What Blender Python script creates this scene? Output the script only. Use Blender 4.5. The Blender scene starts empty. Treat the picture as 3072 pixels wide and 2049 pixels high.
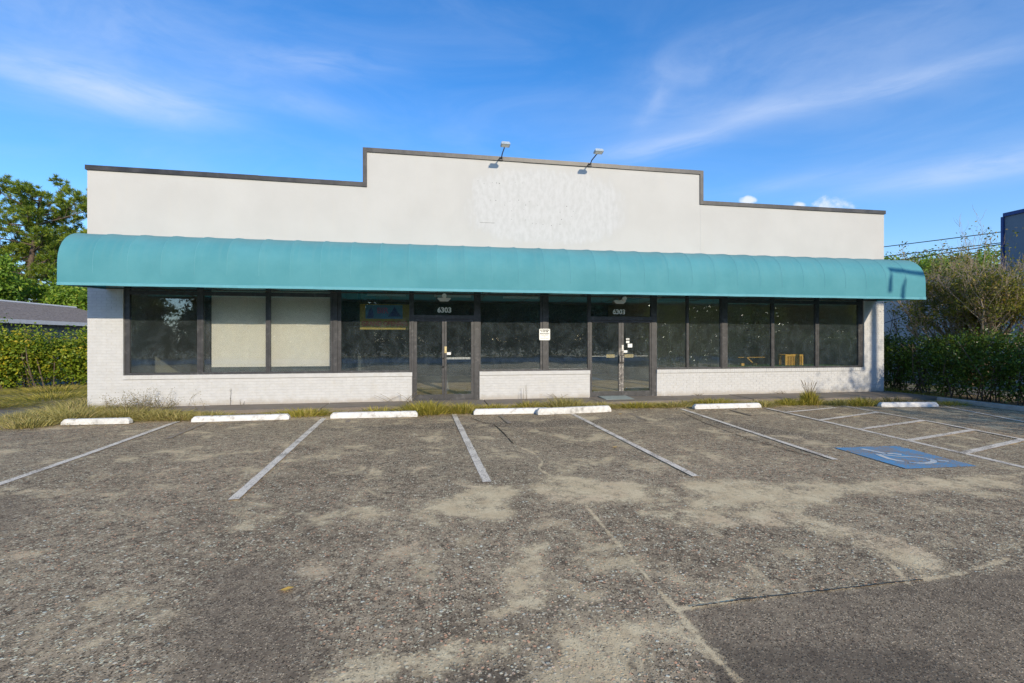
import bpy, math, random
import numpy as np
from mathutils import Vector, Matrix
R = math.radians
random.seed(7)
RNG = np.random.default_rng(11)
S = bpy.context.scene
COL = S.collection

# ------------------------------------------------------------------ camera
cam_d = bpy.data.cameras.new('camera')
cam = bpy.data.objects.new('camera', cam_d)
COL.objects.link(cam)
cam.location = (-0.365, -13.33, 1.75)
cam.rotation_euler = (R(90), 0, R(-9.68))
cam_d.sensor_width = 36.0
cam_d.lens = 36.0 * 1443 / 3072
cam_d.shift_y = -0.0015
cam_d.clip_start = 0.05
cam_d.clip_end = 3000
S.camera = cam

# ------------------------------------------------------------------ world, sun, exposure
SUN = Vector((0.445, -1.58, 0.645)).normalized()
EL = math.asin(SUN.z)
AZ = math.atan2(SUN.x, SUN.y)
S.view_settings.view_transform = 'Standard'
S.view_settings.look = 'None'
S.view_settings.exposure = -0.05
S.view_settings.gamma = 1.0
S.view_settings.use_curve_mapping = False
S.cycles.use_denoising = True
try:
    S.cycles.denoiser = 'OPENIMAGEDENOISE'
    S.cycles.denoising_input_passes = 'RGB_ALBEDO_NORMAL'
    S.cycles.denoising_prefilter = 'NONE'
except Exception:
    pass
SKY_STRENGTH = 0.15
SUN_STRENGTH = 4.3

world = bpy.data.worlds.new('World')
S.world = world
world.use_nodes = True
WT = world.node_tree
WT.nodes.clear()


class NT:
    """tiny helper to write node trees"""
    def __init__(s, tree):
        s.t = tree

    def n(s, kind, **kw):
        nd = s.t.nodes.new(kind)
        for k, v in kw.items():
            if k.startswith('i_'):
                key = k[2:].replace('_', ' ')
                nd.inputs[key].default_value = v
            else:
                setattr(nd, k, v)
        return nd

    def link(s, a, b):
        s.t.links.new(a, b)

    def val(s, x, sock):
        if isinstance(x, (int, float)):
            sock.default_value = x
        elif isinstance(x, (tuple, list)):
            sock.default_value = x
        else:
            s.link(x, sock)

    def m(s, op, a, b=None, c=None, clamp=False):
        nd = s.t.nodes.new('ShaderNodeMath')
        nd.operation = op
        nd.use_clamp = clamp
        s.val(a, nd.inputs[0])
        if b is not None:
            s.val(b, nd.inputs[1])
        if c is not None:
            s.val(c, nd.inputs[2])
        return nd.outputs[0]

    def mix(s, f, a, b, mode='MIX'):
        nd = s.t.nodes.new('ShaderNodeMix')
        nd.data_type = 'RGBA'
        nd.blend_type = mode
        s.val(f, nd.inputs[0])
        s.val(a if not (isinstance(a, tuple) and len(a) == 3) else (*a, 1), nd.inputs[6])
        s.val(b if not (isinstance(b, tuple) and len(b) == 3) else (*b, 1), nd.inputs[7])
        return nd.outputs[2]

    def ramp(s, f, lo, hi, a=0.0, b=1.0, smooth=True):
        nd = s.t.nodes.new('ShaderNodeMapRange')
        nd.interpolation_type = 'SMOOTHSTEP' if smooth else 'LINEAR'
        s.val(f, nd.inputs[0])
        nd.inputs[1].default_value = lo
        nd.inputs[2].default_value = hi
        nd.inputs[3].default_value = a
        nd.inputs[4].default_value = b
        return nd.outputs[0]

    def noise(s, vec, scale, detail=4, rough=0.55, dist=0.0, out=0):
        nd = s.t.nodes.new('ShaderNodeTexNoise')
        nd.inputs['Scale'].default_value = scale
        nd.inputs['Detail'].default_value = detail
        nd.inputs['Roughness'].default_value = rough
        nd.inputs['Distortion'].default_value = dist
        if vec is not None:
            s.link(vec, nd.inputs['Vector'])
        return nd.outputs[out]

    def xyz(s, x, y, z=0.0):
        nd = s.t.nodes.new('ShaderNodeCombineXYZ')
        s.val(x, nd.inputs[0]); s.val(y, nd.inputs[1]); s.val(z, nd.inputs[2])
        return nd.outputs[0]


W = NT(WT)
sky = W.n('ShaderNodeTexSky', sky_type='NISHITA')
sky.sun_disc = False
sky.sun_elevation = EL
sky.sun_rotation = AZ
sky.altitude = 0
sky.air_density = 1.0
sky.dust_density = 0.4
sky.ozone_density = 5.0
tc = W.n('ShaderNodeTexCoord')
sep = W.n('ShaderNodeSeparateXYZ')
W.link(tc.outputs['Generated'], sep.inputs[0])
dx, dy, dz = sep.outputs
az = W.m('ARCTAN2', dx, dy)                       # azimuth from +Y, towards +X
hor = W.m('SQRT', W.m('ADD', W.m('MULTIPLY', dx, dx), W.m('MULTIPLY', dy, dy)))
el = W.m('ARCTAN2', dz, hor)
flow = W.noise(W.xyz(az, el, 3.1), 1.6, 3, 0.5)


def cirrus(a0, e0, ang, length, width, strength, seed, stretch=7.0, sharp=0.35):
    """one drawn-out veil of ice cloud: centre azimuth / elevation, tilt, size (radians)"""
    ca, sa = math.cos(ang), math.sin(ang)
    u0 = W.m('SUBTRACT', az, a0)
    v0 = W.m('SUBTRACT', el, e0)
    u = W.m('ADD', W.m('MULTIPLY', u0, ca), W.m('MULTIPLY', v0, sa))
    v = W.m('SUBTRACT', W.m('MULTIPLY', v0, ca), W.m('MULTIPLY', u0, sa))
    wob = W.m('MULTIPLY', W.m('SUBTRACT', flow, 0.5), width * 1.6)
    v = W.m('ADD', v, wob)
    g = W.m('ADD', W.m('POWER', W.m('ABSOLUTE', W.m('DIVIDE', u, length)), 2.0),
            W.m('POWER', W.m('ABSOLUTE', W.m('DIVIDE', v, width)), 2.0))
    fall = W.m('EXPONENT', W.m('MULTIPLY', g, -1.0))
    fine = W.noise(W.xyz(W.m('MULTIPLY', u, 3.0), W.m('MULTIPLY', v, 3.0 * stretch), seed), 2.2, 6, 0.6, 0.6)
    fine = W.ramp(fine, sharp, 0.78)
    return W.m('MULTIPLY', W.m('MULTIPLY', fall, fine), strength)


veils = [
    cirrus(-0.527, 0.377, R(3), 0.15, 0.028, 0.95, 1.0, 4.0, 0.1),
    cirrus(-0.55, 0.45, R(0), 0.26, 0.075, 0.36, 2.0, 2.5, 0.1),
    cirrus(-0.21, 0.490, R(6), 0.13, 0.024, 0.42, 3.0, 4.0, 0.1),
    cirrus(-0.26, 0.42, R(-4), 0.17, 0.022, 0.24, 4.0, 4.0, 0.1),
    cirrus(0.47, 0.368, R(7), 0.16, 0.020, 0.60, 5.0, 6.0, 0.0),
    cirrus(0.80, 0.398, R(-2), 0.24, 0.018, 0.52, 5.2, 6.0, 0.0),
    cirrus(0.62, 0.435, R(3), 0.32, 0.050, 0.24, 5.5, 3.0, 0.05),
    cirrus(0.52, 0.500, R(10), 0.09, 0.035, 0.45, 6.0, 2.0, 0.15),
    cirrus(0.46, 0.445, R(50), 0.05, 0.016, 0.35, 6.6, 2.0, 0.1),
    cirrus(0.94, 0.252, R(0), 0.17, 0.022, 0.70, 7.0, 6.0, 0.0),
    cirrus(0.70, 0.275, R(2), 0.12, 0.014, 0.30, 7.5, 6.0, 0.0),
    cirrus(0.92, 0.47, R(0), 0.30, 0.09, 0.22, 8.0, 2.5, 0.1),
]
tot = veils[0]
for v_ in veils[1:]:
    tot = W.m('ADD', tot, v_)
# thin high veil everywhere
gen = W.noise(W.xyz(W.m('MULTIPLY', az, 1.6), W.m('MULTIPLY', el, 6.0), 9.0), 1.6, 6, 0.6, 0.8)
gen = W.m('MULTIPLY', W.ramp(gen, 0.30, 0.9), 0.20)
tot = W.m('ADD', tot, gen)
# pale air low over the horizon
tot = W.m('ADD', tot, W.m('MULTIPLY', W.m('EXPONENT', W.m('MULTIPLY', W.m('ABSOLUTE', el), -4.5)), 0.65))


def cumulus(a0, e0, wa, wh, seed):
    nz = W.noise(W.xyz(W.m('MULTIPLY', az, 1.0), el, seed), 26.0, 5, 0.6)
    u = W.m('DIVIDE', W.m('SUBTRACT', az, a0), wa)
    v = W.m('DIVIDE', W.m('SUBTRACT', el, e0), wh)
    v = W.m('ADD', v, W.m('MULTIPLY', u, 0.35))
    g = W.m('SUBTRACT', 1.0, W.m('ADD', W.m('MULTIPLY', u, u), W.m('MULTIPLY', v, v)))
    g = W.m('ADD', g, W.m('MULTIPLY', W.m('SUBTRACT', nz, 0.5), 3.0))
    return W.ramp(g, 0.15, 1.1)


cum = W.m('MAXIMUM', W.m('MAXIMUM', cumulus(0.758, 0.231, 0.034, 0.018, 2.2), cumulus(0.625, 0.255, 0.021, 0.009, 4.4)), cumulus(0.706, 0.237, 0.013, 0.008, 6.6))
hsv = W.n('ShaderNodeHueSaturation')
W.link(sky.outputs[0], hsv.inputs['Color'])
hsv.inputs['Hue'].default_value = 0.503
hsv.inputs['Saturation'].default_value = 1.24
hsv.inputs['Value'].default_value = 1.62
cfac = W.m('MULTIPLY', tot, 0.66, clamp=True)
c1 = W.mix(cfac, hsv.outputs[0], (5.0, 5.8, 7.4, 1))
c2 = W.mix(W.m('MULTIPLY', cum, 0.85), c1, (6.6, 6.9, 7.4, 1))
bg = W.n('ShaderNodeBackground')
bg.inputs['Strength'].default_value = SKY_STRENGTH
W.link(c2, bg.inputs['Color'])
wo = W.n('ShaderNodeOutputWorld')
W.link(bg.outputs[0], wo.inputs['Surface'])

sun_d = bpy.data.lights.new('sun', 'SUN')
sun_d.energy = SUN_STRENGTH
sun_d.angle = R(0.5)
sun_d.color = (1.0, 0.88, 0.69)
sun = bpy.data.objects.new('sun', sun_d)
sun.rotation_euler = SUN.to_track_quat('Z', 'Y').to_euler()
COL.objects.link(sun)

# ------------------------------------------------------------------ helpers
def props(o, label=None, cat=None, group=None, kind=None):
    if label: o['label'] = label
    if cat: o['category'] = cat
    if group: o['group'] = group
    if kind: o['kind'] = kind
    return o


def empty(name, loc=(0, 0, 0), rz=0.0, label=None, cat=None, group=None, parent=None):
    o = bpy.data.objects.new(name, None)
    COL.objects.link(o)
    o.location = loc
    o.rotation_euler = (0, 0, rz)
    o.empty_display_size = 0.2
    if parent: o.parent = parent
    return props(o, label, cat, group)


class MB:
    """collects simple shapes, then links them as ONE mesh object"""
    def __init__(s):
        s.v = []; s.f = []; s.mi = []

    def add(s, vs, fs, mi=0):
        b = len(s.v)
        s.v += [tuple(p) for p in vs]
        s.f += [tuple(b + i for i in f) for f in fs]
        s.mi += [mi] * len(fs)
        return s

    def box(s, x0, x1, y0, y1, z0, z1, mi=0):
        vs = [(x0, y0, z0), (x1, y0, z0), (x1, y1, z0), (x0, y1, z0), (x0, y0, z1), (x1, y0, z1), (x1, y1, z1), (x0, y1, z1)]
        return s.add(vs, [(0, 3, 2, 1), (4, 5, 6, 7), (0, 1, 5, 4), (1, 2, 6, 5), (2, 3, 7, 6), (3, 0, 4, 7)], mi)

    def prism(s, pts, axis, a0, a1, mi=0):
        """pts: 2D outline; axis 0/1/2 extruded from a0 to a1"""
        n = len(pts)
        def mk(p, a):
            if axis == 0: return (a, p[0], p[1])
            if axis == 1: return (p[0], a, p[1])
            return (p[0], p[1], a)
        vs = [mk(p, a0) for p in pts] + [mk(p, a1) for p in pts]
        fs = [tuple(range(n)), tuple(range(2 * n - 1, n - 1, -1))]
        fs += [(i, i + n, (i + 1) % n + n, (i + 1) % n) for i in range(n)]
        return s.add(vs, fs, mi)

    def tube(s, path, rad, n=8, mi=0, cap=True):
        path = [Vector(p) for p in path]
        if not isinstance(rad, (list, tuple)): rad = [rad] * len(path)
        base = len(s.v)
        d = (path[1] - path[0]).normalized()
        up = Vector((0, 0, 1)) if abs(d.z) < 0.9 else Vector((1, 0, 0))
        for i, p in enumerate(path):
            if i == 0: d = path[1] - path[0]
            elif i == len(path) - 1: d = path[-1] - path[-2]
            else: d = path[i + 1] - path[i - 1]
            if d.length < 1e-6: d = Vector((0, 0, 1))
            d.normalize()
            a = d.cross(up)
            if a.length < 1e-4: a = d.cross(Vector((0, 1, 0)))
            a.normalize(); b = d.cross(a)
            for k in range(n):
                t = 2 * math.pi * k / n
                s.v.append(tuple(p + (a * math.cos(t) + b * math.sin(t)) * rad[i]))
        for i in range(len(path) - 1):
            for k in range(n):
                k2 = (k + 1) % n
                s.f.append((base + i * n + k, base + i * n + k2, base + (i + 1) * n + k2, base + (i + 1) * n + k)); s.mi.append(mi)
        if cap:
            s.f.append(tuple(base + k for k in range(n - 1, -1, -1))); s.mi.append(mi)
            e = base + (len(path) - 1) * n
            s.f.append(tuple(e + k for k in range(n))); s.mi.append(mi)
        return s

    def sphere(s, c, r, n=10, m=6, mi=0, sq=(1, 1, 1)):
        vs = []; fs = []
        for i in range(m + 1):
            t = math.pi * i / m
            for k in range(n):
                p = 2 * math.pi * k / n
                vs.append((c[0] + r * sq[0] * math.sin(t) * math.cos(p), c[1] + r * sq[1] * math.sin(t) * math.sin(p), c[2] + r * sq[2] * math.cos(t)))
        for i in range(m):
            for k in range(n):
                fs.append((i * n + k, (i + 1) * n + k, (i + 1) * n + (k + 1) % n, i * n + (k + 1) % n))
        return s.add(vs, fs, mi)

    def build(s, name, mats, parent=None, loc=None, smooth=False, bevel=0.0, **kw):
        me = bpy.data.meshes.new(name)
        off = Vector((0, 0, 0))
        if parent is not None and loc is None:
            p = parent
            while p is not None:
                off += p.location
                p = p.parent
        vs = [(v[0] - off.x, v[1] - off.y, v[2] - off.z) for v in s.v] if off.length else s.v
        me.from_pydata(vs, [], s.f)
        if not isinstance(mats, (list, tuple)): mats = [mats]
        for m_ in mats: me.materials.append(m_)
        if len(mats) > 1: me.polygons.foreach_set('material_index', s.mi)
        if smooth: me.polygons.foreach_set('use_smooth', [True] * len(me.polygons))
        me.update()
        o = bpy.data.objects.new(name, me)
        COL.objects.link(o)
        if parent: o.parent = parent
        if loc is not None: o.location = loc
        if bevel:
            b = o.modifiers.new('bevel', 'BEVEL'); b.width = bevel; b.segments = 2; b.limit_method = 'ANGLE'
        return props(o, **kw)


def np_mesh(name, V, F, mats, parent=None, mi=None, smooth=False, **kw):
    """mesh from numpy: V (n,3), F (m,k) with k = 3 or 4; vertices are world coordinates"""
    me = bpy.data.meshes.new(name)
    V = np.asarray(V, dtype=np.float32).copy(); F = np.asarray(F, dtype=np.int32)
    if parent is not None:
        p = parent; off = Vector((0, 0, 0))
        while p is not None:
            off += p.location; p = p.parent
        V -= np.array(off, dtype=np.float32)
    k = F.shape[1]
    me.vertices.add(len(V)); me.vertices.foreach_set('co', V.ravel())
    me.loops.add(F.size); me.loops.foreach_set('vertex_index', F.ravel())
    me.polygons.add(len(F))
    me.polygons.foreach_set('loop_start', np.arange(0, F.size, k, dtype=np.int32))
    me.polygons.foreach_set('loop_total', np.full(len(F), k, dtype=np.int32))
    if not isinstance(mats, (list, tuple)): mats = [mats]
    for m_ in mats: me.materials.append(m_)
    if mi is not None: me.polygons.foreach_set('material_index', np.asarray(mi, dtype=np.int32))
    if smooth: me.polygons.foreach_set('use_smooth', np.ones(len(F), dtype=bool))
    me.update(calc_edges=True)
    o = bpy.data.objects.new(name, me)
    COL.objects.link(o)
    if parent: o.parent = parent
    return props(o, **kw)


def copy_tree(o, parent=None):
    c = o.copy(); COL.objects.link(c)
    if parent is not None: c.parent = parent
    for ch in [x for x in bpy.data.objects if x.parent == o]:
        copy_tree(ch, c)
    return c


# ------------------------------------------------------------------ materials
def new_mat(name):
    m = bpy.data.materials.new(name)
    m.use_nodes = True
    m.node_tree.nodes.clear()
    t = NT(m.node_tree)
    out = t.n('ShaderNodeOutputMaterial')
    return m, t, out


def obj_co(t):
    # world position (objects carry world-scale coordinates, so grain does not stretch)
    return t.n('ShaderNodeNewGeometry').outputs['Position']


def simple(name, col, rough=0.7, var=0.15, scale=8.0, bump=0.0, bscale=60.0, metallic=0.0, spec=0.4, dirt=None, dirt_amt=0.0, dirt_scale=2.0):
    m, t, out = new_mat(name)
    co = obj_co(t)
    p = t.n('ShaderNodeBsdfPrincipled')
    n1 = t.noise(co, scale, 5, 0.6)
    lo = tuple(c * (1 - var) for c in col); hi = tuple(min(1, c * (1 + var)) for c in col)
    c = t.mix(t.ramp(n1, 0.3, 0.7), lo, hi)
    if dirt:
        d = t.ramp(t.noise(co, dirt_scale, 6, 0.65), 0.5, 0.75)
        c = t.mix(t.m('MULTIPLY', d, dirt_amt), c, dirt)
    t.link(c, p.inputs['Base Color'])
    p.inputs['Roughness'].default_value = rough
    p.inputs['Metallic'].default_value = metallic
    p.inputs['Specular IOR Level'].default_value = spec
    if bump:
        b = t.n('ShaderNodeBump')
        b.inputs['Strength'].default_value = 1.0
        b.inputs['Distance'].default_value = bump
        t.link(t.noise(co, bscale, 4, 0.6), b.inputs['Height'])
        t.link(b.outputs[0], p.inputs['Normal'])
    t.link(p.outputs[0], out.inputs[0])
    return m


def leaf_mat(name, c0, c1, c2, trans=0.35, rough=0.5):
    m, t, out = new_mat(name)
    g = t.n('ShaderNodeNewGeometry')
    rnd = g.outputs['Random Per Island']
    nz = t.noise(g.outputs['Position'], 1.3, 3, 0.5)
    a = t.mix(t.ramp(rnd, 0.0, 0.7), c0, c1)
    f = t.m('MULTIPLY', t.ramp(rnd, 0.62, 1.0), t.ramp(nz, 0.35, 0.65))
    c = t.mix(f, a, c2)
    p = t.n('ShaderNodeBsdfPrincipled')
    t.link(c, p.inputs['Base Color'])
    p.inputs['Roughness'].default_value = rough
    p.inputs['Specular IOR Level'].default_value = 0.35
    tr = t.n('ShaderNodeBsdfTranslucent')
    t.link(t.mix(0.5, c, (0.35, 0.42, 0.04)), tr.inputs['Color'])
    mx = t.n('ShaderNodeMixShader')
    mx.inputs[0].default_value = trans
    t.link(p.outputs[0], mx.inputs[1]); t.link(tr.outputs[0], mx.inputs[2])
    t.link(mx.outputs[0], out.inputs[0])
    return m


M = {}
M['leaf_pine'] = leaf_mat('pine_needles', (0.055, 0.115, 0.014), (0.20, 0.27, 0.026), (0.36, 0.38, 0.035), 0.22)
M['leaf_oak'] = leaf_mat('broad_leaves', (0.072, 0.160, 0.017), (0.217, 0.348, 0.036), (0.435, 0.478, 0.051))
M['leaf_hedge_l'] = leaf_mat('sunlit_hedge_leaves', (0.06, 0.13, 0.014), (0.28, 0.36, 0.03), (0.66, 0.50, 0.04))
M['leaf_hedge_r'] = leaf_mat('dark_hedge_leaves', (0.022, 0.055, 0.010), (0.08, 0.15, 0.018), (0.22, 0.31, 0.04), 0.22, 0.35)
M['leaf_myrtle'] = leaf_mat('autumn_leaves', (0.06, 0.075, 0.018), (0.22, 0.22, 0.03), (0.50, 0.30, 0.05))
M['leaf_dark'] = leaf_mat('shadowy_leaves', (0.03, 0.06, 0.02), (0.09, 0.15, 0.05), (0.22, 0.26, 0.10), 0.15)
M['grass'] = leaf_mat('grass_blades', (0.22, 0.21, 0.03), (0.55, 0.46, 0.09), (0.60, 0.42, 0.18), 0.35, 0.6)
M['grass_dry'] = leaf_mat('dry_grass_blades', (0.30, 0.27, 0.08), (0.52, 0.44, 0.16), (0.55, 0.40, 0.20), 0.3, 0.7)
M['weed'] = leaf_mat('weed_leaves', (0.12, 0.11, 0.04), (0.24, 0.20, 0.08), (0.30, 0.21, 0.10), 0.2, 0.7)
M['rust'] = simple('rusty_pin', (0.16, 0.07, 0.03), 0.9, 0.3, 30)
M['litter'] = leaf_mat('leaf_litter', (0.09, 0.06, 0.03), (0.30, 0.20, 0.10), (0.42, 0.30, 0.12), 0.05, 0.9)
M['bark'] = simple('bark', (0.13, 0.095, 0.07), 0.9, 0.35, 14, 0.01, 40)
M['bark_pale'] = simple('pale_bark', (0.36, 0.28, 0.20), 0.85, 0.3, 20, 0.006, 50)
M['stem'] = simple('dry_stem', (0.16, 0.12, 0.07), 0.8, 0.3, 20)

# painted stucco of the upper wall, with the rough repainted field where a sign was
def stucco():
    m, t, out = new_mat('painted_stucco')
    g = t.n('ShaderNodeNewGeometry'); co = g.outputs['Position']
    s_ = t.n('ShaderNodeSeparateXYZ'); t.link(co, s_.inputs[0])
    x, y, z = s_.outputs
    base = t.mix(t.ramp(t.noise(co, 0.8, 5, 0.6), 0.3, 0.7), (0.505, 0.492, 0.458), (0.54, 0.527, 0.492))
    # grime: faint vertical washes
    wash = t.noise(t.xyz(t.m('MULTIPLY', x, 3.0), y, t.m('MULTIPLY', z, 0.35)), 2.0, 5, 0.6)
    base = t.mix(t.m('MULTIPLY', t.ramp(wash, 0.50, 0.8), 0.28), base, (0.55, 0.52, 0.45))
    # repainted field: ragged super-ellipse around (2.75, 5.15)
    u = t.m('DIVIDE', t.m('SUBTRACT', x, 2.92), 2.22)
    v = t.m('DIVIDE', t.m('SUBTRACT', z, 5.54), 1.03)
    brush = t.noise(t.xyz(t.m('MULTIPLY', x, 7.0), 0.0, t.m('MULTIPLY', z, 1.0)), 1.3, 4, 0.6)
    brush2 = t.noise(t.xyz(t.m('MULTIPLY', x, 2.0), 0.0, t.m('MULTIPLY', z, 2.0)), 1.1, 4, 0.6)
    rr = t.m('ADD', t.m('POWER', t.m('ABSOLUTE', u), 2.6), t.m('POWER', t.m('ABSOLUTE', v), 2.6))
    rr = t.m('ADD', rr, t.m('MULTIPLY', t.m('SUBTRACT', brush, 0.5), 1.1))
    rr = t.m('ADD', rr, t.m('MULTIPLY', t.m('SUBTRACT', brush2, 0.5), 0.9))
    field = t.ramp(rr, 1.25, 0.75)
    halo = t.ramp(rr, 1.65, 1.0)
    dabs = t.noise(t.xyz(t.m('MULTIPLY', x, 3.4), 0.0, t.m('MULTIPLY', z, 1.7)), 2.6, 5, 0.65)
    fresh = t.mix(t.ramp(dabs, 0.30, 0.66), (0.49, 0.486, 0.465), (0.56, 0.556, 0.54))
    base = t.mix(t.m('MULTIPLY', halo, 0.35), base, (0.485, 0.475, 0.45))
    col = t.mix(t.m('MULTIPLY', field, 0.95), base, fresh)
    # a fine vertical sheet joint under the right-hand step
    p = t.n('ShaderNodeBsdfPrincipled')
    t.link(col, p.inputs['Base Color'])
    p.inputs['Roughness'].default_value = 0.85
    p.inputs['Specular IOR Level'].default_value = 0.2
    b = t.n('ShaderNodeBump'); b.inputs['Distance'].default_value = 0.0018; b.inputs['Strength'].default_value = 1.0
    h = t.m('ADD', t.noise(co, 45, 4, 0.6), t.m('MULTIPLY', t.m('MULTIPLY', dabs, field), 0.5))
    t.link(h, b.inputs['Height']); t.link(b.outputs[0], p.inputs['Normal'])
    t.link(p.outputs[0], out.inputs[0])
    return m


M['stucco'] = stucco()
M['brick'] = simple('painted_brick', (0.565, 0.558, 0.54), 0.6, 0.05, 5, 0.003, 60, spec=0.4, dirt=(0.50, 0.46, 0.38), dirt_amt=0.35, dirt_scale=3.0)
def add_splash(m_):
    t = NT(m_.node_tree)
    p = next(n for n in m_.node_tree.nodes if n.type == 'BSDF_PRINCIPLED')
    src = p.inputs['Base Color'].links[0].from_socket
    co = obj_co(t); s_ = t.n('ShaderNodeSeparateXYZ'); t.link(co, s_.inputs[0])
    h = t.m('ADD', s_.outputs[2], t.m('MULTIPLY', t.m('SUBTRACT', t.noise(co, 3.5, 6, 0.7), 0.5), 0.35))
    f = t.m('MULTIPLY', t.ramp(h, 0.26, 0.10), 0.55)
    t.link(t.mix(f, src, (0.34, 0.28, 0.20)), p.inputs['Base Color'])


add_splash(M['brick'])
M['mortar'] = simple('painted_mortar', (0.52, 0.513, 0.495), 0.8, 0.06, 8, 0.002, 80)
M['coping'] = simple('black_coping', (0.040, 0.037, 0.035), 0.45, 0.4, 3, 0.003, 8, 0.0, 0.5, (0.10, 0.085, 0.07), 0.45, 2.5)
M['frame'] = simple('weathered_bronze_frame', (0.045, 0.044, 0.045), 0.5, 0.25, 6, 0.0, spec=0.5, dirt=(0.18, 0.17, 0.165), dirt_amt=0.42, dirt_scale=9.0)
M['frame_worn'] = simple('scratched_stile', (0.16, 0.145, 0.13), 0.55, 0.5, 14, 0.002, 60, dirt=(0.62, 0.58, 0.50), dirt_amt=0.9, dirt_scale=16.0)
M['bare_metal'] = simple('bare_aluminium', (0.62, 0.60, 0.56), 0.4, 0.2, 20, metallic=0.3)
M['brass'] = simple('yellowed_brass', (0.60, 0.48, 0.24), 0.4, 0.15, 20, metallic=0.2)
M['black'] = simple('black_rubber', (0.02, 0.02, 0.022), 0.5, 0.2, 10)
M['white_paint'] = simple('white_enamel', (0.78, 0.77, 0.74), 0.4, 0.04, 10)
M['lamp_grey'] = simple('pale_grey_casting', (0.33, 0.40, 0.46), 0.5, 0.1, 10)
M['digits'] = simple('white_vinyl', (0.82, 0.82, 0.78), 0.5, 0.02, 10)
M['conc_paint'] = simple('white_painted_concrete', (0.70, 0.685, 0.64), 0.75, 0.07, 6, 0.004, 40, dirt=(0.30, 0.27, 0.22), dirt_amt=0.85, dirt_scale=7.0)
M['conc_paint_old'] = simple('flaking_white_concrete', (0.66, 0.64, 0.58), 0.8, 0.15, 8, 0.006, 30, dirt=(0.26, 0.24, 0.20), dirt_amt=0.9, dirt_scale=5.0)
M['walk'] = simple('grey_painted_walk', (0.20, 0.165, 0.13), 0.75, 0.12, 3, 0.003, 60, dirt=(0.24, 0.22, 0.18), dirt_amt=0.45, dirt_scale=1.6)
M['ramp'] = simple('grey_green_plate', (0.27, 0.31, 0.29), 0.6, 0.1, 8, 0.001, 90)
M['kerb'] = simple('kerb_concrete', (0.38, 0.36, 0.32), 0.85, 0.15, 6, 0.004, 40)
M['board'] = simple('cream_board', (0.84, 0.78, 0.66), 0.8, 0.03, 1.5)
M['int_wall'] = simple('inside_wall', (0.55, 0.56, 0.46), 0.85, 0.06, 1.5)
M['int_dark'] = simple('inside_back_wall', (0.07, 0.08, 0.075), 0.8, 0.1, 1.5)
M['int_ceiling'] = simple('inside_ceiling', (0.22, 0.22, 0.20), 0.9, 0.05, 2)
M['int_floor'] = simple('inside_floor', (0.50, 0.40, 0.24), 0.7, 0.2, 2.5, dirt=(0.16, 0.13, 0.09), dirt_amt=0.5, dirt_scale=3)
M['yellow'] = simple('yellow_lacquer', (0.72, 0.42, 0.07), 0.45, 0.08, 8)
M['green'] = simple('green_table', (0.06, 0.16, 0.05), 0.6, 0.1, 4)
M['shade_brick'] = simple('grey_white_brick', (0.50, 0.50, 0.49), 0.8, 0.04, 3)
M['shingle'] = simple('grey_shingles', (0.27, 0.22, 0.18), 0.9, 0.3, 10, 0.004, 40)
M['trim'] = simple('pale_trim', (0.62, 0.60, 0.57), 0.7, 0.06, 5)
M['siding'] = simple('dark_siding', (0.16, 0.17, 0.18), 0.7, 0.1, 5)
M['tall_wall'] = simple('blue_grey_cladding', (0.18, 0.20, 0.23), 0.55, 0.05, 1.5)
M['navy'] = simple('navy_trim', (0.03, 0.06, 0.20), 0.5, 0.1, 3)
M['wood'] = simple('pale_wood', (0.42, 0.37, 0.30), 0.8, 0.1, 5)
M['pole'] = simple('utility_pole_wood', (0.14, 0.11, 0.085), 0.9, 0.25, 8)
M['cable'] = simple('black_cable', (0.012, 0.012, 0.014), 0.6, 0.1, 3)
M['dark_hole'] = simple('drill_hole', (0.03, 0.03, 0.03), 0.9, 0.1, 3)
M['crack'] = simple('open_crack', (0.075, 0.058, 0.042), 1.0, 0.3, 30, spec=0.0)
M['teal_band'] = simple('teal_hem', (0.12, 0.36, 0.41), 0.7, 0.05, 5)
M['car_blue'] = simple('blue_car_paint', (0.02, 0.06, 0.20), 0.25, 0.05, 3)
M['sign_yellow'] = simple('banner_yellow', (0.36, 0.28, 0.05), 0.6, 0.05, 5)
M['sign_blue'] = simple('banner_blue', (0.07, 0.22, 0.36), 0.6, 0.1, 5)
M['sign_pink'] = simple('banner_pink', (0.36, 0.13, 0.28), 0.6, 0.05, 5)
M['sign_red'] = simple('banner_red', (0.45, 0.07, 0.03), 0.6, 0.05, 5)
M['skin'] = simple('skin', (0.45, 0.30, 0.22), 0.6, 0.05, 5)
M['shirt'] = simple('dark_shirt', (0.03, 0.035, 0.04), 0.8, 0.1, 5)


def paint_mat(name, col, wear=0.45, under=(0.30, 0.235, 0.165)):
    m, t, out = new_mat(name)
    co = obj_co(t)
    p = t.n('ShaderNodeBsdfPrincipled')
    n = t.m('ADD', t.m('MULTIPLY', t.noise(co, 55, 4, 0.7), 0.65), t.m('MULTIPLY', t.noise(co, 3.0, 4, 0.6), 0.35))
    f = t.ramp(n, wear, wear + 0.09)
    c = t.mix(t.ramp(t.noise(co, 4, 3), 0.3, 0.7), tuple(k * 0.9 for k in col), col)
    t.link(t.mix(f, under, c), p.inputs['Base Color'])
    p.inputs['Roughness'].default_value = 0.85
    b = t.n('ShaderNodeBump'); b.inputs['Distance'].default_value = 0.0007; b.inputs['Strength'].default_value = 1.0
    t.link(t.noise(co, 90, 3), b.inputs['Height']); t.link(b.outputs[0], p.inputs['Normal'])
    t.link(p.outputs[0], out.inputs[0])
    return m


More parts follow.
